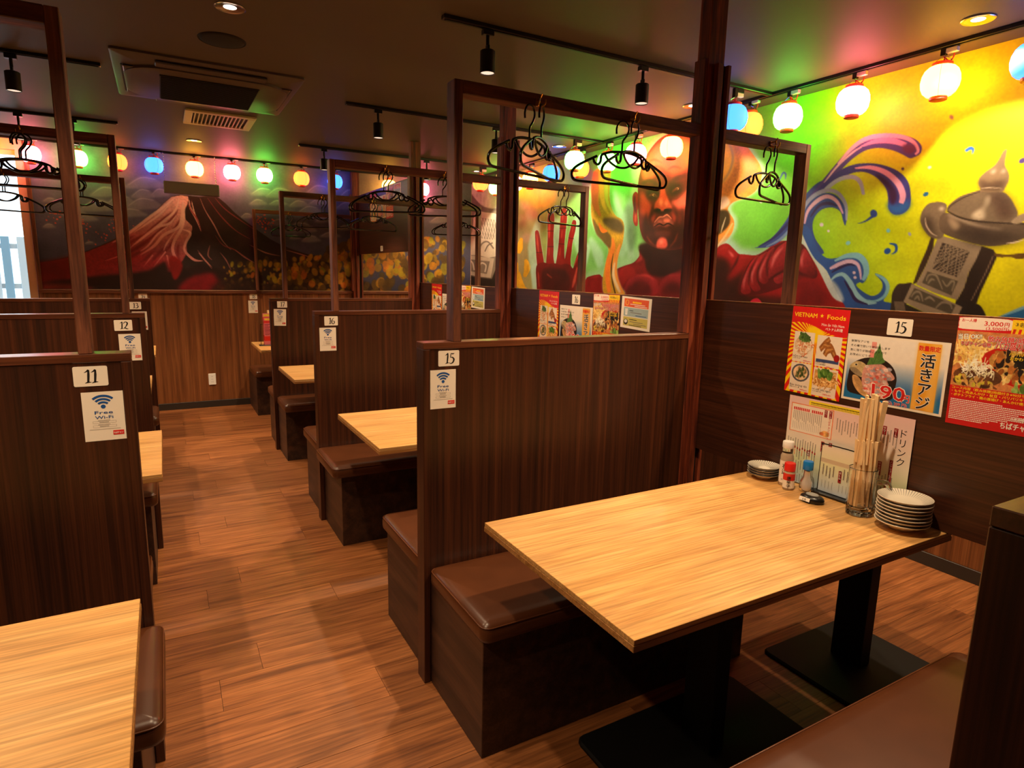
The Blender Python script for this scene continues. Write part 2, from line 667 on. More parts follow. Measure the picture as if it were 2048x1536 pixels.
class Sheet:
    """collects lettering and print of one sheet by ink"""
    def __init__(s):
        s.ink = {}
        s.lift = {}

    def mb(s, ink):
        return s.ink.setdefault(ink, MB())

    def text(s, body, x, y, size, ink, bold=.0, width=None, align='c', rot=0.0, lift=0, vertical=False, shear=0.0):
        if vertical:
            for i, ch in enumerate(body):
                if ch == 'ー':
                    s.text('｜', x, y - i * size, size * .9, ink, bold, None, 'c', 0, lift)
                elif ch != ' ':
                    s.text(ch, x, y - i * size, size, ink, bold, None, 'c', rot, lift)
            return
        vs, fs = text_mesh(body, 0.0)
        if not len(vs):
            return
        x0, x1 = vs[:, 0].min(), vs[:, 0].max()
        k = size if width is None else width / (x1 - x0)
        P = vs.copy()
        P[:, 0] = (P[:, 0] - (x0 if align == 'l' else x1 if align == 'r' else (x0 + x1) / 2)) * k + P[:, 1] * shear * size
        P[:, 1] = P[:, 1] * size
        # heavier strokes: the glyphs struck several times around their place
        if bold > .04:
            offs = [(bold * math.cos(q), bold * math.sin(q)) for q in np.linspace(0, 2 * math.pi, 10, endpoint=False)]
        elif bold:
            offs = [(bold, 0), (-bold, 0), (0, bold * .7), (0, -bold * .7)]
        else:
            offs = [(0, 0)]
        ca, sa = math.cos(rot), math.sin(rot)
        for i, (ox, oy) in enumerate(offs):
            X, Y = P[:, 0] + ox * size, P[:, 1] + oy * size
            Q = np.stack([x + X * ca - Y * sa, y + X * sa + Y * ca, np.full(len(P), .0006 + lift * .0003 + i * .00001)], 1)
            s.mb(ink).add(Q.tolist(), fs)

    def rect(s, x0, x1, y0, y1, ink, lift=0, rot=0.0):
        z = .0005 + lift * .0003
        p = [(x0, y0), (x1, y0), (x1, y1), (x0, y1)]
        if rot:
            cx, cy = (x0 + x1) / 2, (y0 + y1) / 2
            p = [(cx + (a - cx) * math.cos(rot) - (b - cy) * math.sin(rot), cy + (a - cx) * math.sin(rot) + (b - cy) * math.cos(rot)) for a, b in p]
        s.mb(ink).add([(a, b, z) for a, b in p], [(0, 1, 2, 3)])

    def poly(s, pts, ink, lift=0):
        z = .0005 + lift * .0003
        s.mb(ink).add([(a, b, z) for a, b in pts], [tuple(range(len(pts)))])

    def strip(s, pts, w, ink, lift=0, k=5):
        P = ribbon(spl(pts, k), w)
        n = len(P) // 2
        z = .0005 + lift * .0003
        s.mb(ink).add([(a, b, z) for a, b in P], [(i, i + 1, 2 * n - 2 - i, 2 * n - 1 - i) for i in range(n - 1)])

    def attach(s, parent, names=None):
        for ink, mb in s.ink.items():
            o = mb.build((names or {}).get(ink, 'lettering'), ink, parent, local=True, fix=False)
            if o.name.split('.')[0] in ('lettering', 'fine_print'):
                o['kind'] = 'stuff'


FACE_X = Matrix(((0, 0, -1), (-1, 0, 0), (0, 1, 0)))     # sheets on the dividers, facing -X
FACE_Y = Matrix(((1, 0, 0), (0, 0, -1), (0, 1, 0)))      # sheets on the partitions, facing -Y


def place(o, pos, face, rot=0.0):
    m = face.to_4x4() @ Matrix.Rotation(rot, 4, 'Z')
    m.translation = Vector(pos)
    o.matrix_world = m
    return o


# ================================================================== the setting
floor = struct(MB().box(XL, XW, YF, YB, -.06, -.004).build('floor', 'floor_base'))
PLANK_W, PLANK_L = .18, 1.22
row = 0
y = 2.415 - .18 * 9
_pm = {}
while y < YB - .01:
    y1 = min(y + PLANK_W, YB)
    x = .23 - 3 * PLANK_L + (0, .62, .30, .88)[row % 4] * PLANK_L * (1 if row % 4 else 0)
    while x < XW:
        x0c, x1c = max(x, -1.45), min(x + PLANK_L, XW)
        if x1c - x0c > .06:
            key = (round(x1c - x0c, 3), round(y1 - y, 3))
            if key not in _pm:
                _pm[key] = MB().box(.0007, key[0] - .0007, .0007, key[1] - .0007, -.004, 0).build('plank', 'plank', floor, local=True)
                p = _pm[key]
            else:
                p = _pm[key].copy()
                COL.objects.link(p)
                p.parent = floor
            p.location = (x0c, y, 0)
        x += PLANK_L
    y += PLANK_W
    row += 1

struct(MB().box(XL, XW, YF, YB, HC, HC + .08).build('ceiling', 'ceiling_paint'))
wall_left = struct(MB().box(XL - .1, XL, YF, YB + .1, 0, HC).build('wall_left', 'plaster'))
wall_front = struct(MB().box(XL - .1, XW + .1, YF - .1, YF, 0, HC).build('wall_front', 'wainscot'))
wall_right = struct(MB().box(XW, XW + .1, YF - .1, YB + .1, 0, HC).build('wall_right', 'plaster'))
# back wall with the window opening
WX0, WX1, WZ0, WZ1 = -2.05, -1.06, .95, 2.44
wb = MB().box(XL, WX0, YB, YB + .1, 0, HC).box(WX1, XW, YB, YB + .1, 0, HC)
wb.box(WX0, WX1, YB, YB + .1, 0, WZ0).box(WX0, WX1, YB, YB + .1, WZ1, HC)
wall_back = struct(wb.build('wall_back', 'plaster'))
# wainscot boards
for i, (a, b) in enumerate(((-1.0, -.12), (-.12, .775), (.775, 1.69), (1.69, 2.6), (2.6, XW - .006))):
    MB().cbox(a + .0008, b - .0008, YB - .006, YB, .07, 1.19, .001).build('wainscot_panel', 'wainscot', wall_back)
yy = YB - .01
while yy > .2:
    MB().cbox(XW - .006, XW, yy - .91 + .0008, yy - .0008, .07, 1.19, .001).build('wainscot_panel', 'wainscot', wall_right)
    yy -= .91
struct(MB().cbox(-1.0, XW, YB - .012, YB - .006, 0, .07, .002).box(-1.0, XW, YB - .006, YB, 0, .07).build('baseboard_back', 'baseboard'))
struct(MB().cbox(XW - .012, XW - .006, -1, YB - .012, 0, .07, .002).build('baseboard_right', 'baseboard'))
struct(MB().cbox(-1.0, XW - .02, YB - .022, YB, 1.19, 1.222, .003).build('trim_1', 'walnut_beam'))
struct(MB().cbox(XW - .022, XW, .0, YB - .02, 1.19, 1.222, .003).build('trim_2', 'walnut_across'))
struct(MB().cbox(-1.0, -.965, YB - .02, YB, 0, HC, .003).build('trim_3', 'walnut_post'))
# window in the back wall, daylight and a pale slatted screen outside
win = struct(MB().box(WX0, WX1, YB + .06, YB + .09, WZ0, WZ0 + .04).box(WX0, WX1, YB + .06, YB + .09, WZ1 - .04, WZ1)
             .box(WX0, WX0 + .04, YB + .06, YB + .09, WZ0 + .04, WZ1 - .04).box(WX1 - .012, WX1, YB + .06, YB + .09, WZ0 + .04, WZ1 - .04).build('window_1', 'window_frame'))
MB().box(WX0 + .04, WX1 - .012, YB + .07, YB + .076, WZ0 + .04, WZ1 - .04).build('window_pane', 'window_glass', win)
MB().box(WX0, WX1 + .02, YB - .02, YB + .06, WZ0 - .02, WZ0).build('window_sill', 'window_frame', win)
screen = thing('garden_screen', 'pale blue-white slatted screen outside the window', 'screen', (-1.6, YB + .9, 0))
for i in range(12):
    xx = -2.3 + i * .13
    MB().cbox(xx, xx + (.07 if i % 3 else .1), YB + .9, YB + .92, 0, 1.72, .004).build('slat', 'outside_blue' if i % 2 else 'outside_white', screen)
for zz in (.3, 1.2, 1.6):
    MB().box(-2.35, -.75, YB + .92, YB + .94, zz, zz + .05).build('rail', 'outside_white', screen)


# ------------------------------------------------------------------ murals (brush strokes traced from photo pixels onto the wall planes)
def zc(ox, oy, k):
    return lambda pts: [(ox + a / k, oy + b / k) for a, b in pts]


RES = .005


def fm_right(p):
    q = hit(p, 0, XW)
    return np.stack([(YB - q[:, 1]) / RES, (HC - q[:, 2]) / RES], 1)


cv = Canvas(int((YB - .15) / RES), int((HC - 1.222) / RES) + 1, fm_right, (122, 176, 58), 3, 30)
# loose backdrop: greys and ochres far away, greens behind the giant, yellow green to yellow on the near side
Wc, Hc_ = cv.w, cv.h
colx = np.linspace(0, 1, Wc)
Ypos = YB - np.arange(Wc) * RES
stops = [(7.2, (126, 122, 112)), (6.3, (134, 128, 116)), (5.8, (150, 140, 92)), (5.3, (132, 166, 84)), (4.8, (110, 180, 92)), (4.0, (122, 196, 110)),
         (3.4, (126, 190, 80)), (3.0, (104, 182, 64)), (2.6, (96, 186, 44)), (2.3, (132, 200, 20)), (2.0, (174, 212, 10)), (1.7, (214, 224, 8)), (1.3, (232, 226, 10)), (0, (236, 222, 12))]
sy = np.array([s[0] for s in stops])[::-1]
bg = np.stack([np.interp(Ypos, sy, np.array([s[1][k] for s in stops])[::-1]) for k in range(3)], 1)
cv.a = np.tile(bg[None], (Hc_, 1, 1))
tt = np.linspace(0, 1, Hc_)[:, None, None]
near = np.clip((2.75 - Ypos) / .5, 0, 1)[None, :, None]
cv.a = cv.a * (1 - near * (1 - tt) * .45) + np.array((240, 206, 20.)) * near * (1 - tt) * .45  # near side turned amber towards the top: lantern glow painted into the colour
cv.a *= 1 + .10 * cv.nz[..., None] + .07 * cv.nb[..., None]

# --- far stone lantern (grey-white) and ochre trees next to the corner
zf = zc(640, 300, 5.12)
for cx, cy, rx, ry in ((1100, 980, 90, 130), (1180, 900, 90, 120), (1250, 960, 80, 140), (1350, 1000, 120, 160), (1480, 1000, 80, 130), (1200, 1200, 170, 160), (1420, 1200, 150, 160)):
    cv.ell(*zf([(cx, cy)])[0], rx / 5.12, ry / 5.12, (196, 156, 40), tex=.25, rough=.5, soft=1)
cv.poly(zf([(1450, 500), (1560, 380), (1700, 320), (1850, 330), (1900, 430), (1880, 600), (1700, 640), (1580, 640), (1500, 600)]), (112, 106, 100), tex=.2, rough=.3, soft=2)
cv.poly(zf([(1520, 380), (1640, 350), (1800, 420), (1860, 520), (1800, 600), (1650, 560)]), (206, 206, 196), tex=.25, rough=.7, soft=2)
cv.poly(zf([(1590, 640), (1700, 640), (1845, 670), (1835, 800), (1800, 1090), (1640, 1080), (1500, 1060), (1520, 950), (1560, 830)]), (206, 200, 184), 2, tex=.12)
cv.poly(zf([(1640, 690), (1820, 720), (1790, 920), (1610, 900)]), (150, 144, 132), 0, tex=.1)
for i in range(9):
    cv.line(zf([(1600 + i * 28, 690 + i * 3), (1560 + i * 28, 920)]), 1.2, (214, 208, 194), k=0)
    cv.line(zf([(1570 + i * 28, 700), (1660 + i * 24, 925)]), 1.2, (214, 208, 194), k=0)
cv.line(zf([(1620, 1040), (1660, 960), (1720, 940), (1780, 1010)]), 3, (120, 114, 104))
cv.line(zf([(1690, 1040), (1720, 980), (1770, 950)]), 2.5, (110, 104, 96))
cv.poly(zf([(1420, 1075), (1600, 1085), (1785, 1110), (1750, 1310), (1590, 1290), (1420, 1250)]), (190, 184, 168), 0, tex=.1)
cv.poly(zf([(1440, 1110), (1740, 1140), (1710, 1270), (1440, 1225)]), (128, 122, 112), 0, tex=.15)
for q in ([(1460, 1210), (1500, 1130), (1560, 1150), (1580, 1230)], [(1620, 1240), (1650, 1160), (1700, 1180), (1690, 1250)]):
    cv.line(zf(q), 3, (206, 200, 186))
cv.poly(zf([(1420, 1255), (1590, 1300), (1760, 1320), (1850, 1100), (1860, 1400), (1420, 1420)]), (44, 40, 38), 0, tex=.2, soft=1)

# --- behind the open hand: pink mist, ochre leaves
zh = zc(1020, 300, 5.12)
for cx, cy, rx, ry in ((150, 560, 60, 50), (220, 660, 70, 60), (180, 900, 60, 50), (110, 720, 60, 60)):
    cv.ell(*zh([(cx, cy)])[0], rx / 5.12, ry / 5.12, (176, 146, 128), alpha=.7, soft=3, tex=.15)
cv.poly(zh([(60, 300), (330, 300), (480, 480), (380, 620), (200, 560), (70, 460)]), (196, 160, 40), alpha=.75, soft=6, tex=.2)
for q in ([(120, 900), (100, 1000), (90, 1060)], [(70, 1150), (60, 1300), (80, 1400)], [(160, 1120), (180, 1200), (150, 1300)], [(90, 1250), (120, 1400), (180, 1440)]):
    cv.line(zh(q), (5, 14, 6), (214, 164, 36), tex=.25, rough=.4, soft=1)
for q in ([(300, 700), (240, 1000), (270, 1400)], [(480, 700), (470, 900), (465, 1150)], [(700, 640), (700, 900), (760, 1150)], [(1280, 420), (1220, 700), (1240, 1100)], [(1250, 340), (1300, 200), (1400, 80)],
          [(1060, 420), (1120, 620), (1200, 760), (1190, 950), (1130, 1100)], [(820, 900), (900, 1060), (930, 1200)]):
    cv.line(zh(q), (8, 22, 12), (168, 214, 196), alpha=.75, soft=3, tex=.12)
cv.poly(zh([(1180, 560), (1290, 620), (1300, 900), (1240, 1060), (1200, 900), (1190, 720)]), (84, 120, 84), alpha=.7, soft=4, tex=.2)
cv.poly(zh([(1050, 200), (1180, 150), (1260, 300), (1240, 420), (1120, 400)]), (92, 196, 84), alpha=.8, soft=4, tex=.15)
cv.poly(zh([(760, 190), (840, 200), (860, 300), (820, 420), (750, 380), (735, 280)]), (160, 128, 140), alpha=.8, soft=2, tex=.15)

# --- open hand
RED, RED2, RHI, RDK = (132, 22, 18), (104, 16, 14), (206, 84, 70), (58, 16, 14)
fingers = [[(258, 850), (264, 828), (280, 822), (296, 838), (310, 900), (322, 980), (335, 1060), (348, 1150), (335, 1215), (290, 1225), (275, 1130), (268, 1040), (262, 950)],
           [(388, 690), (398, 648), (425, 635), (450, 656), (456, 720), (450, 820), (446, 900), (448, 1000), (446, 1090), (456, 1190), (420, 1220), (374, 1190), (378, 1060), (385, 960), (388, 850), (386, 760)],
           [(524, 645), (535, 606), (560, 592), (582, 615), (586, 690), (578, 780), (568, 870), (560, 960), (558, 1060), (566, 1190), (520, 1215), (472, 1190), (485, 1080), (497, 980), (505, 880), (512, 780), (518, 700)],
           [(633, 755), (645, 722), (662, 717), (680, 740), (672, 820), (655, 890), (640, 960), (632, 1040), (622, 1120), (622, 1200), (590, 1225), (556, 1190), (565, 1110), (580, 1030), (592, 950), (605, 870), (620, 810)]]
palm = [(272, 1190), (330, 1150), (400, 1165), (460, 1160), (520, 1175), (570, 1165), (620, 1180), (648, 1210), (680, 1100), (715, 1020), (760, 960), (790, 1000), (770, 1120), (740, 1250), (720, 1350), (690, 1440), (640, 1480), (470, 1490), (300, 1480), (272, 1330)]
for f in fingers + [palm]:
    c = np.array(f, float)
    c = (c - c.mean(0)) * np.array([1.16, 1.03]) + c.mean(0)
    cv.poly(zh(c.tolist()), (176, 216, 204), alpha=.75, soft=2, tex=.05)
for f in fingers:
    cv.poly(zh(f), RED, tex=.2)
cv.poly(zh(palm), RED2, tex=.25)
cv.poly(zh([(340, 1230), (460, 1210), (560, 1230), (610, 1300), (600, 1450), (420, 1470), (330, 1420)]), RDK, alpha=.8, soft=3, tex=.3)
for q, wd in (([(274, 860), (285, 960), (296, 1060)], 4), ([(410, 690), (404, 800), (402, 900)], 5), ([(402, 1000), (400, 1080)], 4), ([(545, 640), (540, 720)], 5), ([(536, 820), (528, 900)], 5), ([(518, 1000), (510, 1080)], 4),
              ([(655, 760), (640, 840)], 4), ([(612, 930), (600, 990)], 4), ([(290, 1250), (300, 1400)], 4), ([(700, 1080), (660, 1180)], 6), ([(690, 1200), (660, 1340), (640, 1410)], 6), ([(380, 1270), (430, 1310)], 6)):
    cv.line(zh(q), (wd * .3, wd, wd * .3), RHI, alpha=.8, soft=1, tex=.2)
for q in ([(385, 830), (450, 830)], [(384, 990), (448, 990)], [(508, 800), (580, 800)], [(498, 960), (560, 965)], [(600, 900), (655, 910)], [(270, 1050), (335, 1050)]):
    cv.line(zh(q), 1.6, RDK, k=0, alpha=.7)

# --- giant: shoulders, chest, neck, head
halo = zh([(760, 1280), (900, 1230), (1050, 1150), (1180, 1080), (1300, 1020), (1320, 1000), (1900, 1000), (1900, 1500), (760, 1500)])
cv.poly(halo, (168, 206, 186), alpha=.6, soft=5)
cv.poly(zh([(775, 1330), (830, 1290), (920, 1275), (960, 1300), (1100, 1215), (1190, 1180), (1270, 1150), (1330, 1080), (1360, 1000), (1800, 1000), (1850, 1100), (1950, 1160), (1950, 1500), (770, 1500)]), (122, 22, 24), 3, tex=.3)
cv.poly(zh([(1380, 980), (1800, 980), (1780, 1100), (1720, 1230), (1560, 1300), (1420, 1260), (1390, 1120)]), (46, 16, 14), tex=.3, soft=2)
cv.poly(zh([(1190, 1380), (1240, 1300), (1340, 1270), (1440, 1290), (1510, 1350), (1500, 1480), (1190, 1490)]), (150, 34, 44), tex=.25, soft=1)
cv.poly(zh([(1200, 1420), (1300, 1340), (1420, 1370), (1440, 1490), (1190, 1490)]), (70, 18, 18), alpha=.8, tex=.3, soft=4)
cv.poly(zh([(1540, 1360), (1620, 1280), (1720, 1260), (1800, 1300), (1800, 1490), (1540, 1490)]), (140, 30, 38), tex=.25, soft=1)
cv.poly(zh([(1560, 1420), (1660, 1340), (1760, 1400), (1760, 1490), (1560, 1490)]), (74, 18, 18), alpha=.8, soft=4, tex=.3)
cv.poly(zh([(1110, 1260), (1180, 1190), (1260, 1210), (1290, 1280), (1200, 1330), (1140, 1400)]), (140, 26, 28), tex=.25, soft=1)
for q, wd in (([(1290, 1150), (1340, 1110), (1330, 1060)], 8), ([(1380, 1130), (1400, 1060)], 6), ([(1760, 1150), (1790, 1060)], 9), ([(1140, 1230), (1210, 1190)], 6), ([(1300, 1290), (1400, 1285), (1480, 1330)], 5), ([(1640, 1290), (1740, 1280)], 5), ([(830, 1310), (910, 1290)], 6)):
    cv.line(zh(q), (1, wd, 1), (196, 62, 62), alpha=.75, soft=1, tex=.2)
head = [(1278, 440), (1276, 400), (1277, 365), (1282, 340), (1290, 318), (1303, 296), (1322, 276), (1346, 266), (1372, 270), (1396, 286), (1412, 310), (1420, 345), (1421, 385), (1416, 430), (1404, 464), (1384, 488), (1350, 500), (1315, 497), (1292, 484), (1282, 465)]
cv.poly([(a + (a - 1345) * .06, b - 4) for a, b in head if b < 440], (184, 210, 180), alpha=.7, soft=3)
cv.poly(zh([(1340, 960), (1800, 960), (1800, 1180), (1700, 1240), (1440, 1240), (1380, 1120)]), (46, 16, 14), tex=.3, soft=2)
cv.poly(zh([(1262, 455), (1290, 428), (1315, 460), (1318, 560), (1308, 640), (1312, 740), (1302, 778), (1275, 764), (1260, 700), (1268, 600), (1256, 520)]), (150, 40, 28), tex=.2)
cv.line(zh([(1280, 470), (1275, 560), (1290, 640)]), (2, 5, 2), (80, 22, 16), soft=1)
cv.line(zh([(1290, 660), (1285, 740)]), (3, 7, 3), (206, 84, 60), soft=1)
cv.poly(head, (112, 36, 26), tex=.25)
cv.poly([(1284, 372), (1300, 372), (1345, 380), (1400, 372), (1416, 372), (1412, 430), (1396, 452), (1345, 446), (1300, 452), (1284, 430)], (92, 30, 22), alpha=.8, soft=4, tex=.3)
cv.poly([(1284, 350), (1298, 306), (1324, 280), (1350, 270), (1380, 280), (1404, 306), (1414, 350), (1404, 362), (1380, 340), (1350, 352), (1322, 340), (1298, 362)], (222, 112, 64), tex=.18, soft=3)
cv.poly([(1300, 330), (1330, 288), (1360, 284), (1390, 306), (1376, 330), (1350, 336), (1324, 330)], (238, 142, 88), alpha=.7, soft=4, tex=.15)
cv.poly([(1284, 470), (1288, 440), (1310, 452), (1345, 446), (1385, 450), (1406, 440), (1402, 466), (1382, 488), (1350, 500), (1315, 497), (1294, 486)], (50, 22, 18), alpha=.92, soft=4, tex=.4)
cv.poly(zh([(1335, 640), (1338, 440), (1390, 470), (1440, 550), (1450, 610), (1420, 680), (1360, 660)]), (206, 76, 54), tex=.2, soft=3)
cv.poly(zh([(1650, 540), (1740, 480), (1850, 400), (1880, 480), (1820, 580), (1720, 600)]), (224, 98, 78), tex=.2, soft=3)
for q, wd in (([(1345, 350), (1420, 315), (1500, 345), (1560, 420)], 9), ([(1590, 420), (1640, 350), (1710, 285), (1800, 262)], 9)):
    cv.line(zh(q), (2, wd, wd, 3), (66, 34, 20), alpha=.85, soft=2, tex=.3)
cv.ell(*zh([(1468, 450)])[0], 14.5, 14, (48, 32, 20), soft=3, tex=.4, alpha=.92)
cv.ell(*zh([(1690, 400)])[0], 15, 12.5, (48, 28, 20), rot=-.5, soft=3, tex=.4, alpha=.92)
cv.line(zh([(1420, 470), (1470, 455), (1515, 485)]), (1, 3.4, 1), (132, 62, 44), soft=1)
cv.line(zh([(1660, 430), (1700, 400), (1750, 385)]), (1, 3.4, 1), (148, 66, 48), soft=1)
cv.ell(*zh([(1474, 462)])[0], 2.6, 2.2, (200, 150, 110))
cv.ell(*zh([(1716, 396)])[0], 2.8, 2.4, (214, 150, 120))
cv.ell(*zh([(1478, 463)])[0], 1.4, 1.6, (24, 14, 12))
cv.ell(*zh([(1712, 397)])[0], 1.4, 1.6, (24, 14, 12))
cv.line(zh([(1440, 540), (1490, 560), (1530, 530)]), (1, 3, 1), (90, 34, 24), soft=1)
cv.line(zh([(1640, 490), (1700, 500), (1770, 450)]), (1, 3, 1), (100, 36, 28), soft=1)
cv.poly(zh([(1545, 400), (1580, 385), (1600, 450), (1640, 540), (1662, 596), (1610, 600), (1560, 630), (1510, 600), (1475, 606), (1490, 540), (1530, 480)]), (206, 84, 56), tex=.2, soft=1)
for q in ([(1560, 300), (1552, 350), (1560, 400)], [(1590, 300), (1592, 350), (1586, 395)], [(1530, 320), (1540, 370)], [(1618, 310), (1606, 360)]):
    cv.line(zh(q), (.8, 2.6, .8), (126, 48, 30), soft=1)
cv.ell(*zh([(1548, 535)])[0], 4, 7, (244, 154, 116), soft=2)
cv.ell(*zh([(1602, 546)])[0], 3.4, 5, (240, 140, 106), soft=2)
cv.poly(zh([(1470, 615), (1510, 600), (1560, 632), (1610, 604), (1660, 606), (1640, 640), (1570, 655), (1500, 645)]), (44, 18, 14), soft=1, tex=.3)
cv.ell(*zh([(1520, 616)])[0], 5, 3, (20, 8, 8))
cv.ell(*zh([(1604, 618)])[0], 5.4, 3, (20, 8, 8))
for q, wd in (([(1470, 570), (1452, 650), (1440, 720), (1460, 800)], 5), ([(1665, 550), (1700, 630), (1706, 720), (1690, 810)], 5), ([(1400, 640), (1390, 740), (1420, 840)], 4), ([(1760, 600), (1770, 720), (1740, 840)], 4)):
    cv.line(zh(q), (1.5, wd, wd, 1.5), (58, 22, 16), alpha=.8, soft=2)
for q, wd in (([(1490, 660), (1466, 700), (1466, 740)], 8), ([(1660, 640), (1684, 690), (1680, 740)], 7)):
    cv.line(zh(q), (2, wd, 2), (190, 66, 50), alpha=.8, soft=2)
cv.poly(zh([(1472, 786), (1482, 742), (1528, 694), (1570, 686), (1612, 668), (1652, 704), (1678, 764), (1640, 770), (1600, 790), (1550, 776), (1505, 782)]), (140, 70, 60), tex=.2, soft=1)
cv.line(zh([(1480, 742), (1528, 690), (1570, 684), (1612, 664), (1656, 706)]), (1, 3, 2, 3, 1), (218, 130, 108), soft=0)
cv.ell(*zh([(1606, 724)])[0], 7, 4.2, (220, 114, 90), soft=1)
cv.ell(*zh([(1538, 734)])[0], 5, 3.4, (180, 92, 76), soft=1)
cv.line(zh([(1476, 790), (1530, 756), (1575, 772), (1620, 752), (1680, 780)]), (1.5, 3.2, 2.4, 3.2, 1.5), (38, 16, 14))
cv.ell(*zh([(1568, 850)])[0], 16, 9, (84, 38, 32), soft=3, tex=.3)
cv.line(zh([(1500, 830), (1570, 812), (1640, 830)]), (1, 3, 1), (58, 24, 20), soft=1)
cv.poly(zh([(1500, 990), (1510, 930), (1550, 895), (1600, 910), (1615, 970), (1590, 1005), (1530, 1005)]), (222, 88, 74), tex=.2, soft=1)
cv.ell(*zh([(1550, 940)])[0], 4, 4, (240, 150, 130), soft=2)
for q in ([(1400, 130), (1480, 100), (1560, 130)], [(1420, 200), (1500, 170), (1580, 200)], [(1620, 200), (1680, 170), (1760, 190)], [(1400, 880), (1440, 940), (1500, 990)], [(1720, 850), (1690, 930), (1640, 990)]):
    cv.line(zh(q), (1, 3, 1), (150, 58, 36), soft=1, alpha=.8)

# --- golden ribbons around the giant
rib = [(880, 200), (850, 300), (838, 480), (832, 600), (842, 720), (882, 840), (942, 920), (1002, 990), (1006, 1060), (982, 1150), (962, 1250), (950, 1370), (980, 1480), (1172, 1480), (1132, 1400), (1102, 1300), (1096, 1200), (1112, 1080), (1152, 960), (1168, 860), (1168, 760), (1142, 708), (1092, 680), (1052, 620), (1026, 520), (1022, 400), (1032, 280), (1020, 180)]
cv.poly(zh([(a + (a - 1000) * .06, b) for a, b in rib]), (176, 214, 190), alpha=.7, soft=2)
cv.poly(zh(rib), (196, 148, 44), tex=.18, brush=True)
cv.line(zh([(880, 220), (870, 400), (880, 560), (930, 680)]), (10, 16, 12, 3), (226, 118, 58), soft=1, tex=.15)
cv.line(zh([(930, 200), (940, 400), (960, 560), (1010, 660)]), (8, 10, 8, 3), (232, 170, 60), soft=1, tex=.15)
cv.line(zh([(985, 200), (985, 400), (1000, 540), (1060, 660)]), (6, 8, 6, 2), (206, 190, 70), soft=1)
cv.poly(zh([(960, 700), (1060, 690), (1130, 720), (1165, 790), (1150, 850), (1080, 840), (1010, 800), (960, 750)]), (96, 78, 48), tex=.25, soft=2)
cv.poly(zh([(850, 700), (920, 800), (1000, 840), (1040, 900), (1030, 1000), (1000, 990), (940, 920), (880, 850)]), (92, 74, 44), alpha=.9, tex=.25, soft=1)
cv.poly(zh([(910, 740), (950, 790), (1000, 830), (950, 850), (920, 810)]), (236, 122, 44), tex=.1)
cv.line(zh([(1050, 900), (1060, 1000), (1020, 1120), (1000, 1280), (1020, 1460)]), (3, 9, 11, 10, 8), (236, 128, 50), tex=.15, soft=1)
cv.line(zh([(1130, 960), (1090, 1080), (1070, 1220), (1090, 1340), (1150, 1470)]), (3, 8, 10, 10, 8), (240, 150, 70), tex=.15, soft=1)
cv.line(zh([(1060, 1060), (1040, 1200), (1050, 1340), (1080, 1470)]), (1, 3, 3, 3), (88, 66, 34))
cv.line(zh([(1075, 1150), (1060, 1280), (1100, 1400), (1130, 1460)]), (2, 6, 6, 4), (232, 206, 170), soft=1)
zr = zc(1400, 350, 5.12)
rib2 = [(1392, 250), (1420, 240), (1468, 262), (1500, 300), (1524, 340), (1515, 378), (1490, 396), (1466, 405), (1456, 420), (1468, 440), (1466, 462), (1450, 486), (1436, 500), (1424, 516), (1400, 540), (1392, 520)]
cv.poly([(a + 7, b - 2) for a, b in rib2], (176, 216, 206), alpha=.75, soft=2)
cv.poly(rib2, (222, 142, 56), tex=.18, brush=True)
cv.poly([(1430, 262), (1452, 276), (1470, 310), (1462, 350), (1440, 372), (1420, 380), (1436, 340), (1440, 300)], (232, 176, 54), tex=.15, soft=2)
cv.poly([(1468, 268), (1500, 306), (1516, 340), (1500, 374), (1470, 390), (1488, 350), (1484, 310)], (234, 132, 74), tex=.15, soft=2)
cv.line([(1452, 272), (1466, 310), (1458, 346), (1432, 378)], (2, 4, 4, 2), (168, 140, 84), soft=1)
cv.poly([(1405, 250), (1432, 262), (1440, 300), (1430, 330), (1404, 356), (1396, 300)], (150, 178, 176), alpha=.9, tex=.15, soft=2)
cv.poly([(1432, 402), (1452, 392), (1460, 408), (1436, 424), (1428, 420)], (238, 206, 176), tex=.1, soft=1)
cv.poly([(1430, 426), (1446, 420), (1458, 424), (1460, 446), (1448, 462), (1432, 470), (1428, 450)], (52, 40, 18), tex=.3, soft=1)
cv.line([(1452, 434), (1446, 452), (1442, 466)], (1, 3, 1), (176, 160, 130))
cv.line([(1466, 446), (1452, 470), (1436, 492), (1424, 512)], (3, 4, 3, 2), (240, 178, 110))

# --- arm and fist of the giant
arm = [(110, 900), (170, 760), (230, 710), (290, 705), (350, 760), (400, 808), (450, 812), (560, 822), (620, 802), (700, 752), (780, 692), (890, 672), (1010, 690), (1080, 740), (1130, 820), (1200, 940), (1260, 1060), (1330, 1200), (1400, 1280), (1580, 1370), (1000, 1420), (110, 1420)]
cv.poly(zr([(a + 30, b - 55) for a, b in arm]), (168, 204, 206), alpha=.85, soft=4, tex=.08)
cv.poly(zr([(1020, 600), (1090, 640), (1160, 720), (1260, 880), (1420, 900), (1480, 1060), (1500, 1260), (1640, 1350), (1420, 1330), (1300, 1180), (1180, 900), (1060, 720)]), (190, 204, 212), alpha=.9, soft=2, tex=.15, rough=.3)
cv.poly(zr(arm), (146, 22, 24), 3, tex=.22)
cv.poly(zr([(100, 880), (260, 860), (320, 960), (280, 1080), (420, 1000), (480, 900), (420, 1100), (420, 1200), (600, 1230), (860, 1260), (960, 1420), (100, 1420)]), (52, 20, 14), alpha=.92, soft=3, tex=.3)
shade = (56, 12, 14)
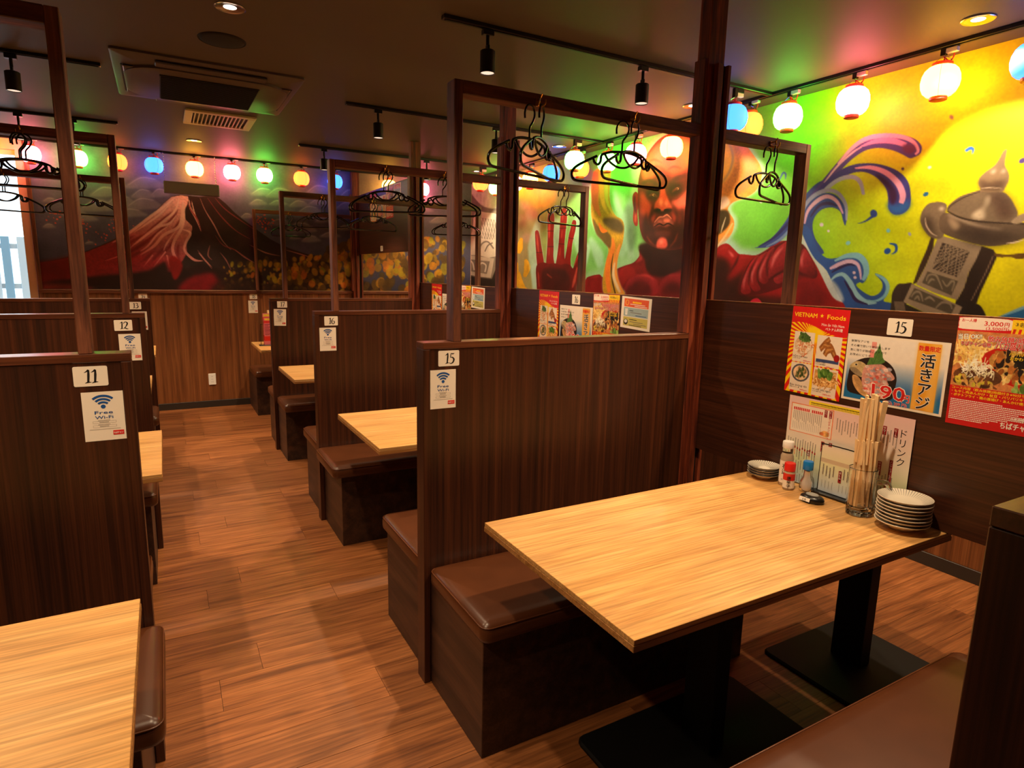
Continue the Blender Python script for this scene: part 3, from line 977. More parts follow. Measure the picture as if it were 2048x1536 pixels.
cv.poly(zr([(400, 1220), (430, 1060), (520, 880), (640, 800), (760, 730), (900, 670), (1010, 690), (1090, 750), (1200, 980), (1180, 1060), (1060, 1060), (900, 1120), (760, 1180), (560, 1230)]), (84, 14, 18), 3, tex=.25)
for f in ([(420, 1195), (438, 1080), (498, 940), (556, 852), (606, 824), (566, 920), (524, 1040), (508, 1120), (524, 1196), (470, 1222)],
          [(506, 1110), (532, 960), (600, 842), (650, 804), (694, 788), (644, 900), (598, 1010), (594, 1100), (622, 1170), (560, 1192)],
          [(594, 1060), (616, 920), (684, 802), (722, 764), (766, 742), (726, 870), (696, 990), (704, 1080), (652, 1116)],
          [(700, 1010), (722, 880), (784, 762), (852, 702), (912, 682), (910, 800), (886, 950), (830, 986), (766, 1024), (706, 1064)],
          [(1006, 900), (1030, 800), (1070, 752), (1110, 800), (1160, 900), (1196, 990), (1150, 1046), (1070, 1016), (1004, 970)],
          [(760, 1050), (850, 1000), (920, 990), (900, 1060), (820, 1110), (770, 1100)]):
    xs_, ys_ = [q[0] for q in f], [q[1] for q in f]
    cv.poly(zr(f), (186, 46, 54), 3, tex=.2, brush=True, grad=((104, 14, 20), zr([(min(xs_), min(ys_))])[0], zr([(max(xs_), max(ys_))])[0]))
for q, wd in (([(500, 960), (456, 1080), (446, 1180)], 4), ([(596, 880), (536, 1010), (540, 1120)], 5), ([(690, 830), (620, 990), (630, 1080)], 5), ([(860, 730), (770, 840), (730, 960)], 7), ([(790, 1060), (880, 1010)], 5), ([(1066, 780), (1040, 870), (1050, 950)], 6),
              ([(290, 770), (330, 820), (350, 840)], 6), ([(200, 770), (260, 735)], 6), ([(420, 840), (500, 846)], 5), ([(1120, 1080), (1150, 1170), (1200, 1290)], 8), ([(270, 740), (276, 756)], 8)):
    cv.line(zr(q), (.6, wd, .6), (226, 120, 122), alpha=.75, soft=1, tex=.25)
for q in ([(600, 826), (520, 980), (500, 1130)], [(690, 790), (600, 960), (588, 1110)], [(764, 744), (690, 900), (694, 1050)], [(890, 960), (790, 1020), (706, 1070)], [(1000, 980), (1070, 1030), (1190, 1050)], [(1064, 756), (1012, 850), (1000, 940)], [(400, 812), (370, 900), (300, 1000)]):
    cv.line(zr(q), (1, 4, 1), shade, soft=1)
cv.poly(zr([(1000, 1060), (1190, 1070), (1260, 1180), (1330, 1290), (1200, 1350), (1000, 1360)]), (132, 20, 24), 3, alpha=.9, tex=.25, soft=2)
cv.poly(zr([(520, 1310), (540, 1275), (590, 1262), (630, 1300), (620, 1330)]), (196, 30, 60), tex=.1)

# --- great wave
zw = zc(1348, 0, 2.926)
BL, PU, LI, DK = (46, 74, 142), (76, 60, 138), (190, 158, 198), (44, 34, 78)
cv.poly(zr([(640, 720), (760, 620), (880, 470), (960, 330), (1080, 200), (1180, 100), (1260, 60), (1300, 120), (1200, 200), (1120, 300), (1060, 420), (960, 540), (820, 680), (700, 740), (560, 745)]), (54, 74, 146), tex=.15)
cv.line(zr([(600, 735), (760, 640), (900, 500), (1000, 360), (1080, 240)]), (2, 6, 7, 6), (40, 44, 104), soft=0)
cv.line(zr([(680, 735), (820, 660), (950, 530), (1040, 400)]), (2, 5, 6, 5), (110, 140, 190))
cv.poly(zw([(700, 1330), (760, 1200), (850, 1080), (940, 970), (1020, 880), (1100, 812), (1200, 785), (1300, 785), (1400, 808), (1448, 850), (1446, 895), (1412, 918), (1380, 926), (1340, 905), (1280, 880), (1200, 866), (1120, 882), (1040, 935), (960, 1015), (880, 1095), (800, 1195), (740, 1330)]), PU, tex=.12)
cv.line(zw([(960, 960), (1040, 870), (1120, 815), (1220, 795), (1330, 800), (1400, 830), (1430, 880), (1412, 905)]), (3, 7, 9, 10, 9, 8, 6, 4), (214, 160, 200), tex=.1)
cv.line(zw([(1090, 860), (1180, 828), (1280, 825), (1360, 850)]), (2, 9, 12, 10), (196, 140, 196), tex=.1)
cv.poly(zw([(1340, 850), (1400, 845), (1415, 880), (1380, 900), (1345, 885)]), (96, 44, 90), tex=.1, soft=1)
cv.line(zw([(880, 1070), (960, 970), (1050, 890), (1100, 860)]), (2, 4, 4, 2), (206, 168, 200))
cv.poly(zw([(740, 1290), (800, 1170), (880, 1070), (960, 1005), (1040, 967), (1130, 955), (1220, 965), (1310, 1000), (1368, 1058), (1386, 1130), (1382, 1205), (1345, 1248), (1290, 1256), (1256, 1222), (1254, 1160), (1240, 1100), (1190, 1042), (1120, 1008), (1050, 1012), (980, 1045), (900, 1100), (840, 1180), (790, 1290)]), (58, 56, 132), tex=.12)
cv.poly(zw([(1250, 1180), (1300, 1200), (1370, 1170), (1384, 1205), (1345, 1248), (1290, 1256), (1256, 1222)]), (44, 96, 170), soft=2, tex=.1)
cv.line(zw([(1060, 985), (1150, 980), (1240, 1010), (1310, 1070), (1340, 1140), (1330, 1190)]), (2, 8, 11, 13, 13, 9), (208, 150, 186), tex=.1)
cv.poly(zw([(1180, 1020), (1240, 1050), (1300, 1110), (1305, 1160), (1280, 1200), (1262, 1170), (1250, 1110)]), (54, 26, 66), tex=.15, soft=1)
cv.line(zw([(800, 1230), (880, 1120), (960, 1055), (1040, 1035), (1090, 1065), (1110, 1140)]), (4, 8, 8, 9, 9, 6), (150, 166, 198), tex=.1)
cv.poly(zw([(755, 1300), (768, 1225), (815, 1165), (880, 1130), (945, 1140), (992, 1190), (1014, 1250), (1004, 1320), (990, 1290), (975, 1240), (930, 1215), (870, 1225), (825, 1270), (812, 1330), (830, 1400), (880, 1480), (820, 1480), (770, 1400)]), BL, tex=.12)
cv.line(zw([(765, 1310), (785, 1235), (840, 1175), (900, 1150), (955, 1180), (990, 1250)]), (3, 6, 8, 8, 7, 3), (206, 166, 200), tex=.1)
cv.line(zw([(752, 1290), (762, 1215), (815, 1150), (890, 1115), (960, 1130), (1006, 1200), (1010, 1290)]), (4, 7, 8, 8, 8, 7, 3), (140, 152, 190), tex=.1)
cv.line(zw([(800, 1270), (850, 1205), (905, 1190), (955, 1205)]), (2, 6, 7, 3), (50, 40, 88))
# lower crests
cv.poly(zr([(1040, 560), (1100, 520), (1160, 640), (1220, 780), (1300, 850), (1400, 850), (1500, 818), (1620, 815), (1700, 880), (1722, 980), (1710, 1060), (1670, 1108), (1640, 1100), (1600, 1130), (1680, 1200), (1760, 1238), (1830, 1215), (1868, 1160), (1862, 1090), (1790, 1010), (1880, 1040), (1938, 1120), (1922, 1220), (1880, 1290), (1960, 1310), (2010, 1350), (2020, 1400), (1560, 1400), (1480, 1330), (1380, 1160), (1300, 980), (1180, 860), (1100, 720)]), (44, 84, 158), 3, tex=.12)
cv.line(zr([(1380, 880), (1500, 830), (1620, 830), (1690, 900), (1705, 1000), (1670, 1080)]), (3, 9, 13, 13, 11, 5), (122, 184, 208), tex=.1)
cv.line(zr([(1330, 960), (1420, 920), (1530, 885), (1610, 910), (1640, 980), (1650, 1070)]), (4, 9, 9, 7, 5, 3), (202, 174, 210), tex=.1)
cv.line(zr([(1350, 1000), (1430, 950), (1530, 915), (1590, 930)]), (2, 6, 5, 2), (42, 34, 84))
cv.line(zr([(1340, 1080), (1400, 1030), (1470, 1020), (1540, 1100), (1600, 1220), (1700, 1300), (1810, 1310)]), (2, 6, 8, 10, 11, 10, 2), (138, 192, 214), tex=.1)
cv.line(zr([(1480, 1080), (1540, 1180), (1600, 1280), (1720, 1325)]), (2, 6, 7, 2), (46, 34, 84))
cv.line(zr([(1800, 1015), (1890, 1070), (1925, 1150), (1890, 1240), (1800, 1290), (1700, 1280)]), (3, 7, 8, 6, 4, 2), (122, 184, 208), tex=.1)
for dx, dy in ((1580, 1000), (1590, 1050)):
    cv.ell(*zr([(dx, dy)])[0], 3.2, 3, (208, 190, 220))
cv.poly(zr([(1320, 1060), (1380, 1100), (1450, 1200), (1480, 1300), (1400, 1280), (1340, 1200)]), (186, 204, 216), alpha=.85, soft=2, rough=.5, tex=.2)
# drops of spray
for (a, b, rx, ry, c) in ((2040, 940, 8, 5, PU), (1170, 1250, 7, 8, (40, 66, 140)), (1475, 1137, 6, 4, (34, 100, 150)), (1255, 1350, 4, 4, (110, 190, 210)), (1380, 1370, 3, 4, (150, 160, 190)), (1497, 980, 4, 3, (200, 190, 210)),
                          (1340, 988, 3, 3, (70, 50, 90)), (865, 1315, 4, 4, (196, 190, 210)), (905, 1352, 2.5, 2.5, (196, 190, 210)), (1020, 1422, 5, 4, (120, 196, 210)), (1625, 686, 4, 5, (130, 110, 120)), (510, 1180, 3, 3, (196, 196, 210)),
                          (1250, 1470, 7, 6, (30, 78, 160)), (1800, 1800, 1, 1, PU)):
    cv.ell(*zw([(a, b)])[0], rx, ry, c, rot=-.5)
cv.line(zw([(1165, 1265), (1120, 1295), (1072, 1310)]), (6, 3, .5), (40, 66, 140))
cv.line(zw([(1262, 1425), (1298, 1435), (1300, 1470), (1270, 1490)]), (2, 6, 5, .5), (30, 78, 160))
cv.line(zw([(1706, 885), (1735, 868), (1752, 875), (1745, 905)]), (6, 7, 6, 1), (40, 96, 190))
cv.line(zw([(620, 1050), (640, 1012), (655, 1020), (652, 1050)]), (2, 4, 4, 1), (60, 90, 160))

# --- near stone lantern
zs = zc(1700, 250, 5.885)
zb = zc(1700, 450, 5.885)
SD, SM, SL, SH = (52, 42, 36), (112, 98, 80), (150, 134, 112), (206, 192, 172)
cv.poly(zb([(490, 900), (500, 800), (560, 700), (640, 690), (740, 690), (700, 860), (640, 960), (560, 1100), (480, 1050)]), SD, 3, tex=.25)
cv.poly(zb([(520, 900), (620, 900), (720, 980), (760, 1200), (560, 1200)]), (104, 90, 76), 0, tex=.2)
cv.poly(zb([(1260, 870), (1480, 920), (1560, 980), (1620, 1120), (1640, 1300), (1200, 1300)]), (40, 32, 28), 3, tex=.25)
cv.poly(zb([(1000, 120), (980, 280), (900, 470), (790, 680), (740, 700), (820, 480), (900, 300), (960, 130)]), (60, 44, 28), 0, tex=.3)
cv.poly(zb([(1545, 245), (1690, 290), (1735, 370), (1650, 560), (1545, 780), (1492, 925), (1420, 905), (1262, 885), (1340, 740), (1400, 560)]), (46, 34, 28), 0, tex=.25)
cv.line(zb([(1690, 360), (1600, 560), (1430, 890)]), 1.5, (150, 126, 104), k=0)
cv.poly(zb([(1050, 120), (1555, 250), (1480, 420), (1400, 560), (1345, 740), (1262, 885), (1000, 800), (780, 700), (890, 490), (980, 280)]), SL, 0, tex=.14)
cv.poly(zb([(1090, 208), (1412, 312), (1268, 615), (966, 512)]), SD, 0, tex=.2)
for i in range(1, 7):
    t = i / 7
    cv.line(zb([(1090 + (966 - 1090) * t, 208 + (512 - 208) * t), (1090 + (1412 - 1090) * min(1, t * 1.0 + .25), 208 + (312 - 208) * min(1, t + .25))]), 1.6, SL, k=0)
    a = (1090 + (1412 - 1090) * t, 208 + (312 - 208) * t)
    b = (966 + (1268 - 966) * min(1, t + .3), 512 + (615 - 512) * min(1, t + .3))
    cv.line(zb([a, b]), 1.6, SL, k=0)
    cv.line(zb([(a[0] - 0, a[1]), (966 + (1268 - 966) * max(0, t - .45), 512 + (615 - 512) * max(0, t - .45))]), 1.6, SL, k=0)
    cv.line(zb([(1412 + (1268 - 1412) * t, 312 + (615 - 312) * t), (966 + (1268 - 966) * max(0, t - .05), 512 + (615 - 512) * max(0, t - .05))]), 1.6, SL, k=0)
cv.poly(zb([(915, 545), (1275, 660), (1195, 830), (850, 680)]), (84, 76, 62), 0, tex=.15)
for q in ([(900, 660), (930, 590), (1010, 590), (1050, 660), (1090, 760)], [(1090, 650), (1140, 720), (1200, 660), (1230, 680), (1200, 780)], [(920, 690), (960, 640), (1000, 650)]):
    cv.line(zb(q), (2, 4.5, 2), (138, 126, 106))
cv.poly(zb([(730, 690), (1325, 965), (1240, 1130), (900, 1040), (630, 905)]), SL, 0, tex=.14)
cv.poly(zb([(760, 740), (1245, 945), (1195, 1050), (690, 870)]), (82, 74, 60), 0, tex=.15)
for q in ([(720, 850), (770, 790), (830, 800), (860, 900)], [(880, 880), (940, 850), (1000, 900)], [(1010, 980), (1090, 910), (1180, 930), (1200, 990)], [(760, 880), (800, 840), (820, 890)]):
    cv.line(zb(q), (2, 5, 2), (136, 124, 106))
cv.poly(zb([(640, 920), (900, 1040), (1240, 1130), (1200, 1250), (700, 1250)]), (44, 36, 30), 0, tex=.2)
cv.poly(zs([(828, 1110), (850, 1020), (915, 935), (1000, 908), (1080, 908), (1140, 945), (1120, 1050), (1090, 1180), (1110, 1280), (1060, 1340), (950, 1320), (880, 1245), (842, 1170)]), SM, tex=.2)
cv.poly(zs([(840, 1130), (900, 1060), (980, 1120), (1000, 1240), (1020, 1320), (950, 1315), (880, 1240)]), SD, alpha=.8, soft=3, tex=.25)
cv.line(zs([(890, 1090), (900, 1180), (960, 1270), (1030, 1310)]), (1, 3, 3, 1), (176, 160, 140))
cv.ell(*zs([(1080, 985)])[0], 5, 4, SH, soft=1)
cv.poly(zs([(1130, 1030), (1062, 1085), (1050, 1180), (1082, 1262), (1200, 1322), (1400, 1382), (1620, 1425), (1850, 1405), (2060, 1330), (2300, 1240), (2300, 1100), (2100, 1140), (1900, 1158), (1500, 1132), (1300, 1080)]), (92, 78, 64), 3, tex=.2)
cv.poly(zs([(1260, 1230), (1400, 1180), (1700, 1230), (1900, 1280), (2060, 1330), (1850, 1405), (1620, 1425), (1400, 1382)]), (50, 40, 34), alpha=.85, soft=4, tex=.25)
cv.line(zs([(1150, 1050), (1300, 1110), (1500, 1180), (1800, 1230)]), (2, 4, 3, 1), (196, 180, 158), soft=1)
cv.poly(zs([(1150, 1080), (1230, 1110), (1300, 1190), (1240, 1240), (1180, 1180)]), (166, 146, 120), alpha=.8, soft=2, rough=.4)
cv.line(zs([(1840, 1395), (1950, 1380), (2060, 1345)]), (1, 3, 1), SH)
cv.poly(zs([(1142, 1000), (1180, 930), (1300, 842), (1450, 790), (1550, 768), (1780, 783), (1872, 842), (1942, 950), (1978, 1060), (1900, 1160), (1700, 1155), (1400, 1112), (1220, 1050)]), SM, tex=.16)
cv.poly(zs([(1660, 810), (1780, 800), (1870, 860), (1920, 960), (1930, 1060), (1840, 1120), (1740, 1080), (1700, 960), (1650, 890)]), (78, 60, 50), soft=3, tex=.25)
cv.poly(zs([(1600, 850), (1650, 830), (1640, 920), (1580, 1000), (1600, 1090), (1520, 1120), (1420, 1080), (1480, 1010), (1580, 960)]), (182, 170, 148), soft=2, tex=.2, rough=.4)
cv.line(zs([(1150, 1000), (1200, 940), (1350, 850), (1530, 785)]), (1, 2, 2, 1), (50, 38, 30))
cv.line(zs([(1140, 1010), (1300, 1090), (1500, 1132), (1800, 1155), (2060, 1165)]), (2, 3.5, 3, 3, 2), (44, 34, 28))
cv.poly(zs([(1900, 1140), (1980, 1070), (2060, 1040), (2120, 1060), (2060, 1130), (1960, 1165)]), SL, tex=.15)
cv.poly(zs([(1852, 290), (1806, 312), (1758, 402), (1698, 482), (1600, 552), (1530, 622), (1512, 692), (1540, 745), (1548, 785), (1780, 790), (1832, 732), (1874, 640), (1868, 560), (1832, 492), (1826, 420)]), (138, 118, 92), tex=.14)
cv.poly(zs([(1530, 640), (1620, 680), (1740, 660), (1830, 650), (1810, 720), (1760, 770), (1560, 770), (1530, 720)]), (84, 66, 52), soft=2, tex=.2)
for q in ((1692, 548, 5, 3), (1808, 545, 4, 3.4)):
    cv.ell(*zs([q[:2]])[0], q[2], q[3], (226, 214, 198), rot=-.6, soft=1)
cv.line(zs([(1545, 745), (1650, 738), (1790, 745)]), (1, 2.5, 1), (176, 160, 138))
cv.poly(zb([(1730, 1085), (1900, 1030), (2100, 960), (2300, 900), (2300, 1300), (1730, 1300)]), (36, 104, 168), 0, tex=.12)
cv.line(zb([(1790, 1070), (1950, 1010), (2150, 930)]), (2, 6, 6), (120, 180, 210))
cv.poly(zb([(1700, 330), (1850, 350), (2060, 330), (2060, 390), (1960, 400), (1900, 380), (1740, 380)]), (96, 70, 24), 3, tex=.3, rough=.4)
mural_r = cv.mesh('mural', 'mural_paint', (XW - .002, YB, HC), (0, -RES, 0), (0, 0, -RES), wall_right)
mural_r['label'] = 'painted mural of a red giant, great wave and stone lanterns'

# ------------------------------------------------------------------ mountain mural on the back wall
RB = .006


def fm_back(p):
    q = hit(p, 1, YB)
    return np.stack([(q[:, 0] + .965) / RB, (HC - q[:, 2]) / RB], 1)


cb = Canvas(int((XW + .965) / RB), int((HC - 1.222) / RB) + 1, fm_back, (70, 66, 92), 11, 26)
th = np.linspace(0, 1, cb.h)[:, None, None]
cb.a = np.array((112, 108, 128.)) * (1 - th) + np.array((52, 52, 82.)) * th
cb.a = np.tile(cb.a, (1, cb.w, 1)) * (1 + .16 * cb.nz[..., None] + .06 * cb.nb[..., None])
rs = np.random.RandomState(5)
for (a, b, rx, ry) in ((290, 366, 42, 14), (212, 384, 34, 12), (286, 388, 26, 11), (242, 402, 32, 13), (288, 408, 40, 14), (320, 386, 20, 10), (196, 412, 40, 14), (262, 426, 34, 10), (175, 436, 22, 8), (98, 452, 14, 5), (100, 400, 16, 5),
                       (180, 486, 12, 3), (148, 424, 26, 10), (526, 384, 26, 9), (560, 386, 30, 12), (516, 405, 19, 7), (556, 406, 20, 6), (598, 408, 22, 8), (638, 380, 28, 11), (620, 420, 26, 9), (640, 404, 24, 8), (494, 432, 14, 6),
                       (700, 388, 22, 10), (694, 412, 24, 9), (560, 445, 26, 8), (600, 456, 34, 13), (590, 475, 12, 5), (622, 478, 20, 8), (650, 440, 22, 7), (660, 470, 22, 6), (690, 456, 16, 6), (768, 398, 24, 9), (800, 430, 20, 7),
                       (860, 400, 26, 9), (880, 440, 22, 8), (850, 420, 18, 6)):
    cb.poly([(a - rx, b + ry * .55), (a - rx * .6, b - ry * .3), (a - rx * .15, b - ry), (a + rx * .35, b - ry * .8), (a + rx * .75, b - ry * .1), (a + rx, b + ry * .5), (a + rx * .3, b + ry * .75), (a - rx * .5, b + ry * .8)], (134, 128, 140), alpha=.75, soft=1, tex=.15)
    cb.line([(a - rx * .8, b + ry * .3), (a - rx * .2, b - ry * .75), (a + rx * .5, b - ry * .5)], (.8, 2.2, .8), (176, 170, 176), alpha=.6)
for (a, b, n, sp) in ((112, 428, 26, 10), (168, 450, 14, 6), (240, 452, 40, 12), (205, 472, 12, 10), (520, 436, 16, 6), (532, 450, 20, 8)):
    for _ in range(n):
        cb.ell(a + rs.randn() * sp, b + rs.randn() * sp * .8, .8 + rs.rand() * 1.2, .8 + rs.rand(), (226, 84, 60), n=6)
fuji = [(60, 532), (85, 526), (110, 519), (150, 510), (200, 491), (238, 474), (275, 452), (310, 423), (343, 393), (372, 391), (400, 394), (433, 392), (470, 426), (500, 449), (540, 478), (580, 497), (620, 510), (660, 522), (700, 600), (60, 600)]
cb.poly(fuji, (44, 30, 28), 2, tex=.3)
zm = zc(280, 360, 4.267)
lit = [(343, 394), (376, 393), (374, 410), (368, 424), (372, 440), (384, 452), (382, 466), (372, 480), (374, 500), (366, 520), (340, 545), (300, 545), (240, 560), (160, 575), (60, 590), (60, 534), (110, 521), (150, 512), (200, 493), (238, 476), (275, 454), (310, 425)]
cb.poly(lit, (222, 176, 164), 2, tex=.22, grad=((136, 34, 40), (330, 405), (290, 520)), brush=True)
cb.poly([(60, 534), (110, 520), (150, 514), (170, 530), (130, 562), (70, 590), (60, 590)], (104, 18, 16), 2, tex=.2, soft=3)
for q, wd in (([(290, 260), (210, 330), (120, 400), (20, 480)], 7), ([(330, 240), (270, 340), (180, 420), (70, 520)], 7), ([(345, 330), (310, 400), (230, 480)], 6), ([(150, 440), (60, 520), (-60, 600), (-200, 660)], 7), ([(60, 450), (-60, 520), (-220, 600)], 6),
              ([(-40, 470), (-160, 530), (-300, 590)], 6), ([(320, 470), (260, 560), (190, 640)], 6), ([(230, 560), (150, 640), (80, 720)], 6), ([(330, 540), (320, 620), (340, 690)], 6), ([(20, 600), (-80, 660), (-200, 710)], 6), ([(120, 600), (40, 680), (-40, 730)], 6)):
    cb.line(zm(q), (1, wd, wd * .8, .8), (112, 30, 34), alpha=.8, soft=1, tex=.25, rough=.4)
for q, wd in (([(300, 150), (200, 232), (90, 312), (0, 382), (-120, 470), (-240, 538)], 6), ([(335, 150), (300, 262), (200, 352), (100, 432), (0, 512), (-70, 566)], 5), ([(368, 170), (360, 300), (340, 382), (300, 422), (200, 472), (120, 562), (0, 642)], 6),
              ([(382, 200), (372, 342), (350, 422), (292, 522), (280, 602), (312, 682), (360, 742)], 6), ([(420, 170), (430, 240), (480, 332), (522, 440)], 4), ([(362, 422), (430, 452), (392, 532), (382, 602), (460, 680), (540, 690)], 5),
              ([(260, 200), (170, 292), (60, 372), (-60, 452)], 4), ([(240, 392), (150, 462), (70, 560), (0, 610)], 4), ([(300, 440), (230, 540), (200, 604)], 4), ([(310, 300), (250, 372), (150, 402), (60, 470)], 5), ([(220, 610), (110, 750)], 3), ([(110, 640), (30, 740)], 3), ([(-60, 560), (-160, 640), (-300, 690)], 3),
              ([(230, 640), (250, 740)], 3), ([(500, 620), (560, 690), (620, 750)], 3), ([(440, 180), (470, 300), (500, 350)], 3)):
    cb.line(zm(q), [.8] + [wd] * (len(q) - 2) + [.6] if len(q) > 2 else (wd, .6), (236, 206, 192), alpha=.9, tex=.15, rough=.35, grad=((206, 92, 92), (340, 430), (300, 540)))
cb.poly([(60, 570), (160, 556), (240, 548), (300, 540), (330, 522), (338, 548), (352, 524), (372, 540), (400, 526), (440, 540), (500, 546), (560, 560), (600, 570), (720, 560), (720, 600), (60, 600)], (36, 16, 14), 2, tex=.3, soft=2)
cb.poly([(338, 520), (348, 512), (364, 526), (362, 545), (350, 560), (342, 545)], (132, 20, 18), tex=.2, soft=1)
cb.poly([(372, 560), (420, 545), (436, 560), (450, 580), (360, 590)], (126, 18, 26), tex=.25, soft=3)
cb.poly([(60, 572), (110, 566), (180, 574), (180, 590), (60, 590)], (140, 44, 40), alpha=.7, tex=.2, soft=3)
for q in ([(400, 396), (410, 420), (428, 450), (444, 480), (462, 500)], [(415, 396), (440, 430), (470, 460), (500, 478)], [(430, 396), (450, 418), (480, 440), (510, 460)], [(374, 402), (382, 420), (396, 440), (402, 460)], [(384, 400), (380, 416), (392, 436), (402, 462)],
          [(430, 470), (446, 490), (470, 500), (500, 520)], [(395, 500), (410, 520), (424, 538)], [(440, 505), (452, 520), (462, 540)], [(500, 490), (530, 505), (560, 512)], [(572, 500), (600, 508), (620, 514)], [(470, 500), (490, 515), (510, 526)], [(420, 490), (416, 510), (424, 520)]):
    cb.line(q, (.6, 2.6, .6), [(176, 112, 106), (140, 60, 60), (196, 150, 142)][len(q) % 3], alpha=.8, tex=.2)
# ochre trees
for i in range(620):
    x = 436 + rs.rand() * 490
    top = np.interp(x, [436, 480, 540, 570, 600, 632, 640, 660, 680, 720, 800, 920], [532, 526, 520, 524, 516, 508, 514, 498, 486, 478, 476, 478]) + 4 * math.sin(x * .35)
    y_ = top + 3 + (594 - top) * rs.rand() ** 1.3
    dk = rs.rand() < .30 + .3 * (y_ > 560)
    sz = np.interp(x, [440, 560, 720], [2.2, 4, 6]) * (.5 + rs.rand())
    cb.ell(x, y_, sz, sz * (1 + .9 * rs.rand()), (86, 62, 22) if dk else (172 + rs.randint(-30, 36), 128 + rs.randint(-24, 26), 26), soft=1, tex=.3, rough=.9, alpha=.75, n=9, rot=rs.rand() - .5)
cb.poly([(438, 560), (500, 560), (560, 572), (640, 578), (640, 596), (438, 596)], (44, 24, 16), 2, alpha=.8, soft=3, tex=.3)
mural_b = cb.mesh('mural', 'mural_paint', (-.965, YB - .002, HC), (RB, 0, 0), (0, 0, -RB), wall_back)
mural_b['label'] = 'painted mural of a snow-streaked red mountain under grey clouds'


# ================================================================== booths
TH = .066
PY = {15: 1.880, 16: 3.540, 17: 5.180}
PYL = {11: 1.905, 12: 3.530, 13: 5.160}


def coat_hook(par, x, y, z):
    """small brass double hook screwed on the beam"""
    b = MB()
    b.cbox(x - .007, x + .007, y - .004, y, z - .012, z + .014, .001)
    for s in (-1, 1):
        b.tube(spl([(x + s * .004, y - .004, z - .004), (x + s * .007, y - .02, z - .014), (x + s * .011, y - .034, z - .008), (x + s * .012, y - .036, z + .006)], 4), .0028, 6)
    b.tube(spl([(x, y - .004, z + .008), (x, y - .022, z + .01), (x, y - .034, z + .022)], 4), .0028, 6)
    b.build('coat_hook', 'brass', par, smooth=40)


def partition(name, label, group, y0, xa, xb, post_x=None, hooks=(), top=ZT, beam_to=None, low=0.0):
    """xa = aisle end, xb = other end (xa < xb or xa > xb); panel with a mitred rim, post and beam frame on top"""
    s = 1 if xb > xa else -1
    lo, hi = min(xa, xb), max(xa, xb)
    t = thing(name, label, 'partition', ((xa + xb) / 2, y0 + TH / 2, 0), group)
    a, b = (xa + s * .024, xb)
    MB().box(min(a, b), max(a, b), y0 + .003, y0 + TH - .003, low, top - .022).build('panel', 'walnut', t)
    MB().cbox(lo, hi, y0, y0 + TH, top - .022, top, .0015).build('top_rail', 'rail_gloss', t)
    MB().cbox(min(xa, a), max(xa, a), y0, y0 + TH, low, top - .0225, .0015).build('end_stile', 'walnut', t)
    if post_x is not None:
        p0, p1 = post_x, post_x + s * .030
        MB().cbox(min(p0, p1), max(p0, p1), y0 + .003, y0 + .063, top, 2.045, .002).build('frame_post', 'walnut_post', t)
        q = beam_to if beam_to is not None else xb
        MB().cbox(min(p1, q), max(p1, q), y0 + .003, y0 + .063, 2.004, 2.045, .002).build('frame_beam', 'walnut_beam', t)
        for hx in hooks:
            coat_hook(t, hx, y0 + .003, 2.014)
    return t


gR, gL = 'low walnut partitions along the mural side', 'low walnut partitions along the window side'
partition('booth_partition', 'dark walnut partition carrying the number 15 plate and a tall open frame', gR, PY[15], .725, 1.894, .832, (1.131, 1.533))
partition('booth_partition', 'dark walnut partition carrying the number 16 plate', gR, PY[16], .725, 1.894, .832, (1.14, 1.497))
partition('booth_partition', 'dark walnut partition carrying the number 17 plate', gR, PY[17], .725, 1.894, .832, (1.149, 1.556))
partition('booth_partition', 'walnut partition across table 15 from the number 15 partition, no plate on it', gR, .222, .735, 1.894)
partition('booth_partition', 'dark walnut partition carrying the number 11 plate', gL, PYL[11], -.086, -1.36, -.170, ())
partition('booth_partition', 'dark walnut partition carrying the number 12 plate', gL, PYL[12], -.086, -1.36, -.148, (-.494,))
partition('booth_partition', 'dark walnut partition carrying the number 13 plate', gL, PYL[13], -.086, -1.36, -.180, (-.43, -.84))
# short partitions of the two-seat booths across the dividers
for k, lab in ((15, 'short walnut partition with a small hanger frame across the divider from partition 15'), (16, 'short walnut partition with a small hanger frame across the divider from partition 16'),
               (17, 'short walnut partition with a small hanger frame across the divider from partition 17')):
    partition('short_partition', lab, 'short partitions beside the mural aisle', PY[k], 2.60, 1.985, 2.559, ({15: 2.292, 16: 2.357, 17: 2.306}[k],), low=.0, beam_to=1.985)
# frame standing against the back wall over bench 18
t = thing('wall_frame', 'slim wooden hanger frame standing against the mountain mural above sign 18', 'frame', (1.3, YB - .05, ZT))
MB().cbox(.862, .892, YB - .062, YB - .0235, 1.223, 2.060, .002).build('frame_post', 'walnut_post', t)
MB().cbox(.892, 1.894, YB - .062, YB - .0235, 2.02, 2.060, .002).build('frame_beam', 'walnut_beam', t)
coat_hook(t, 1.22, YB - .062, 2.03)


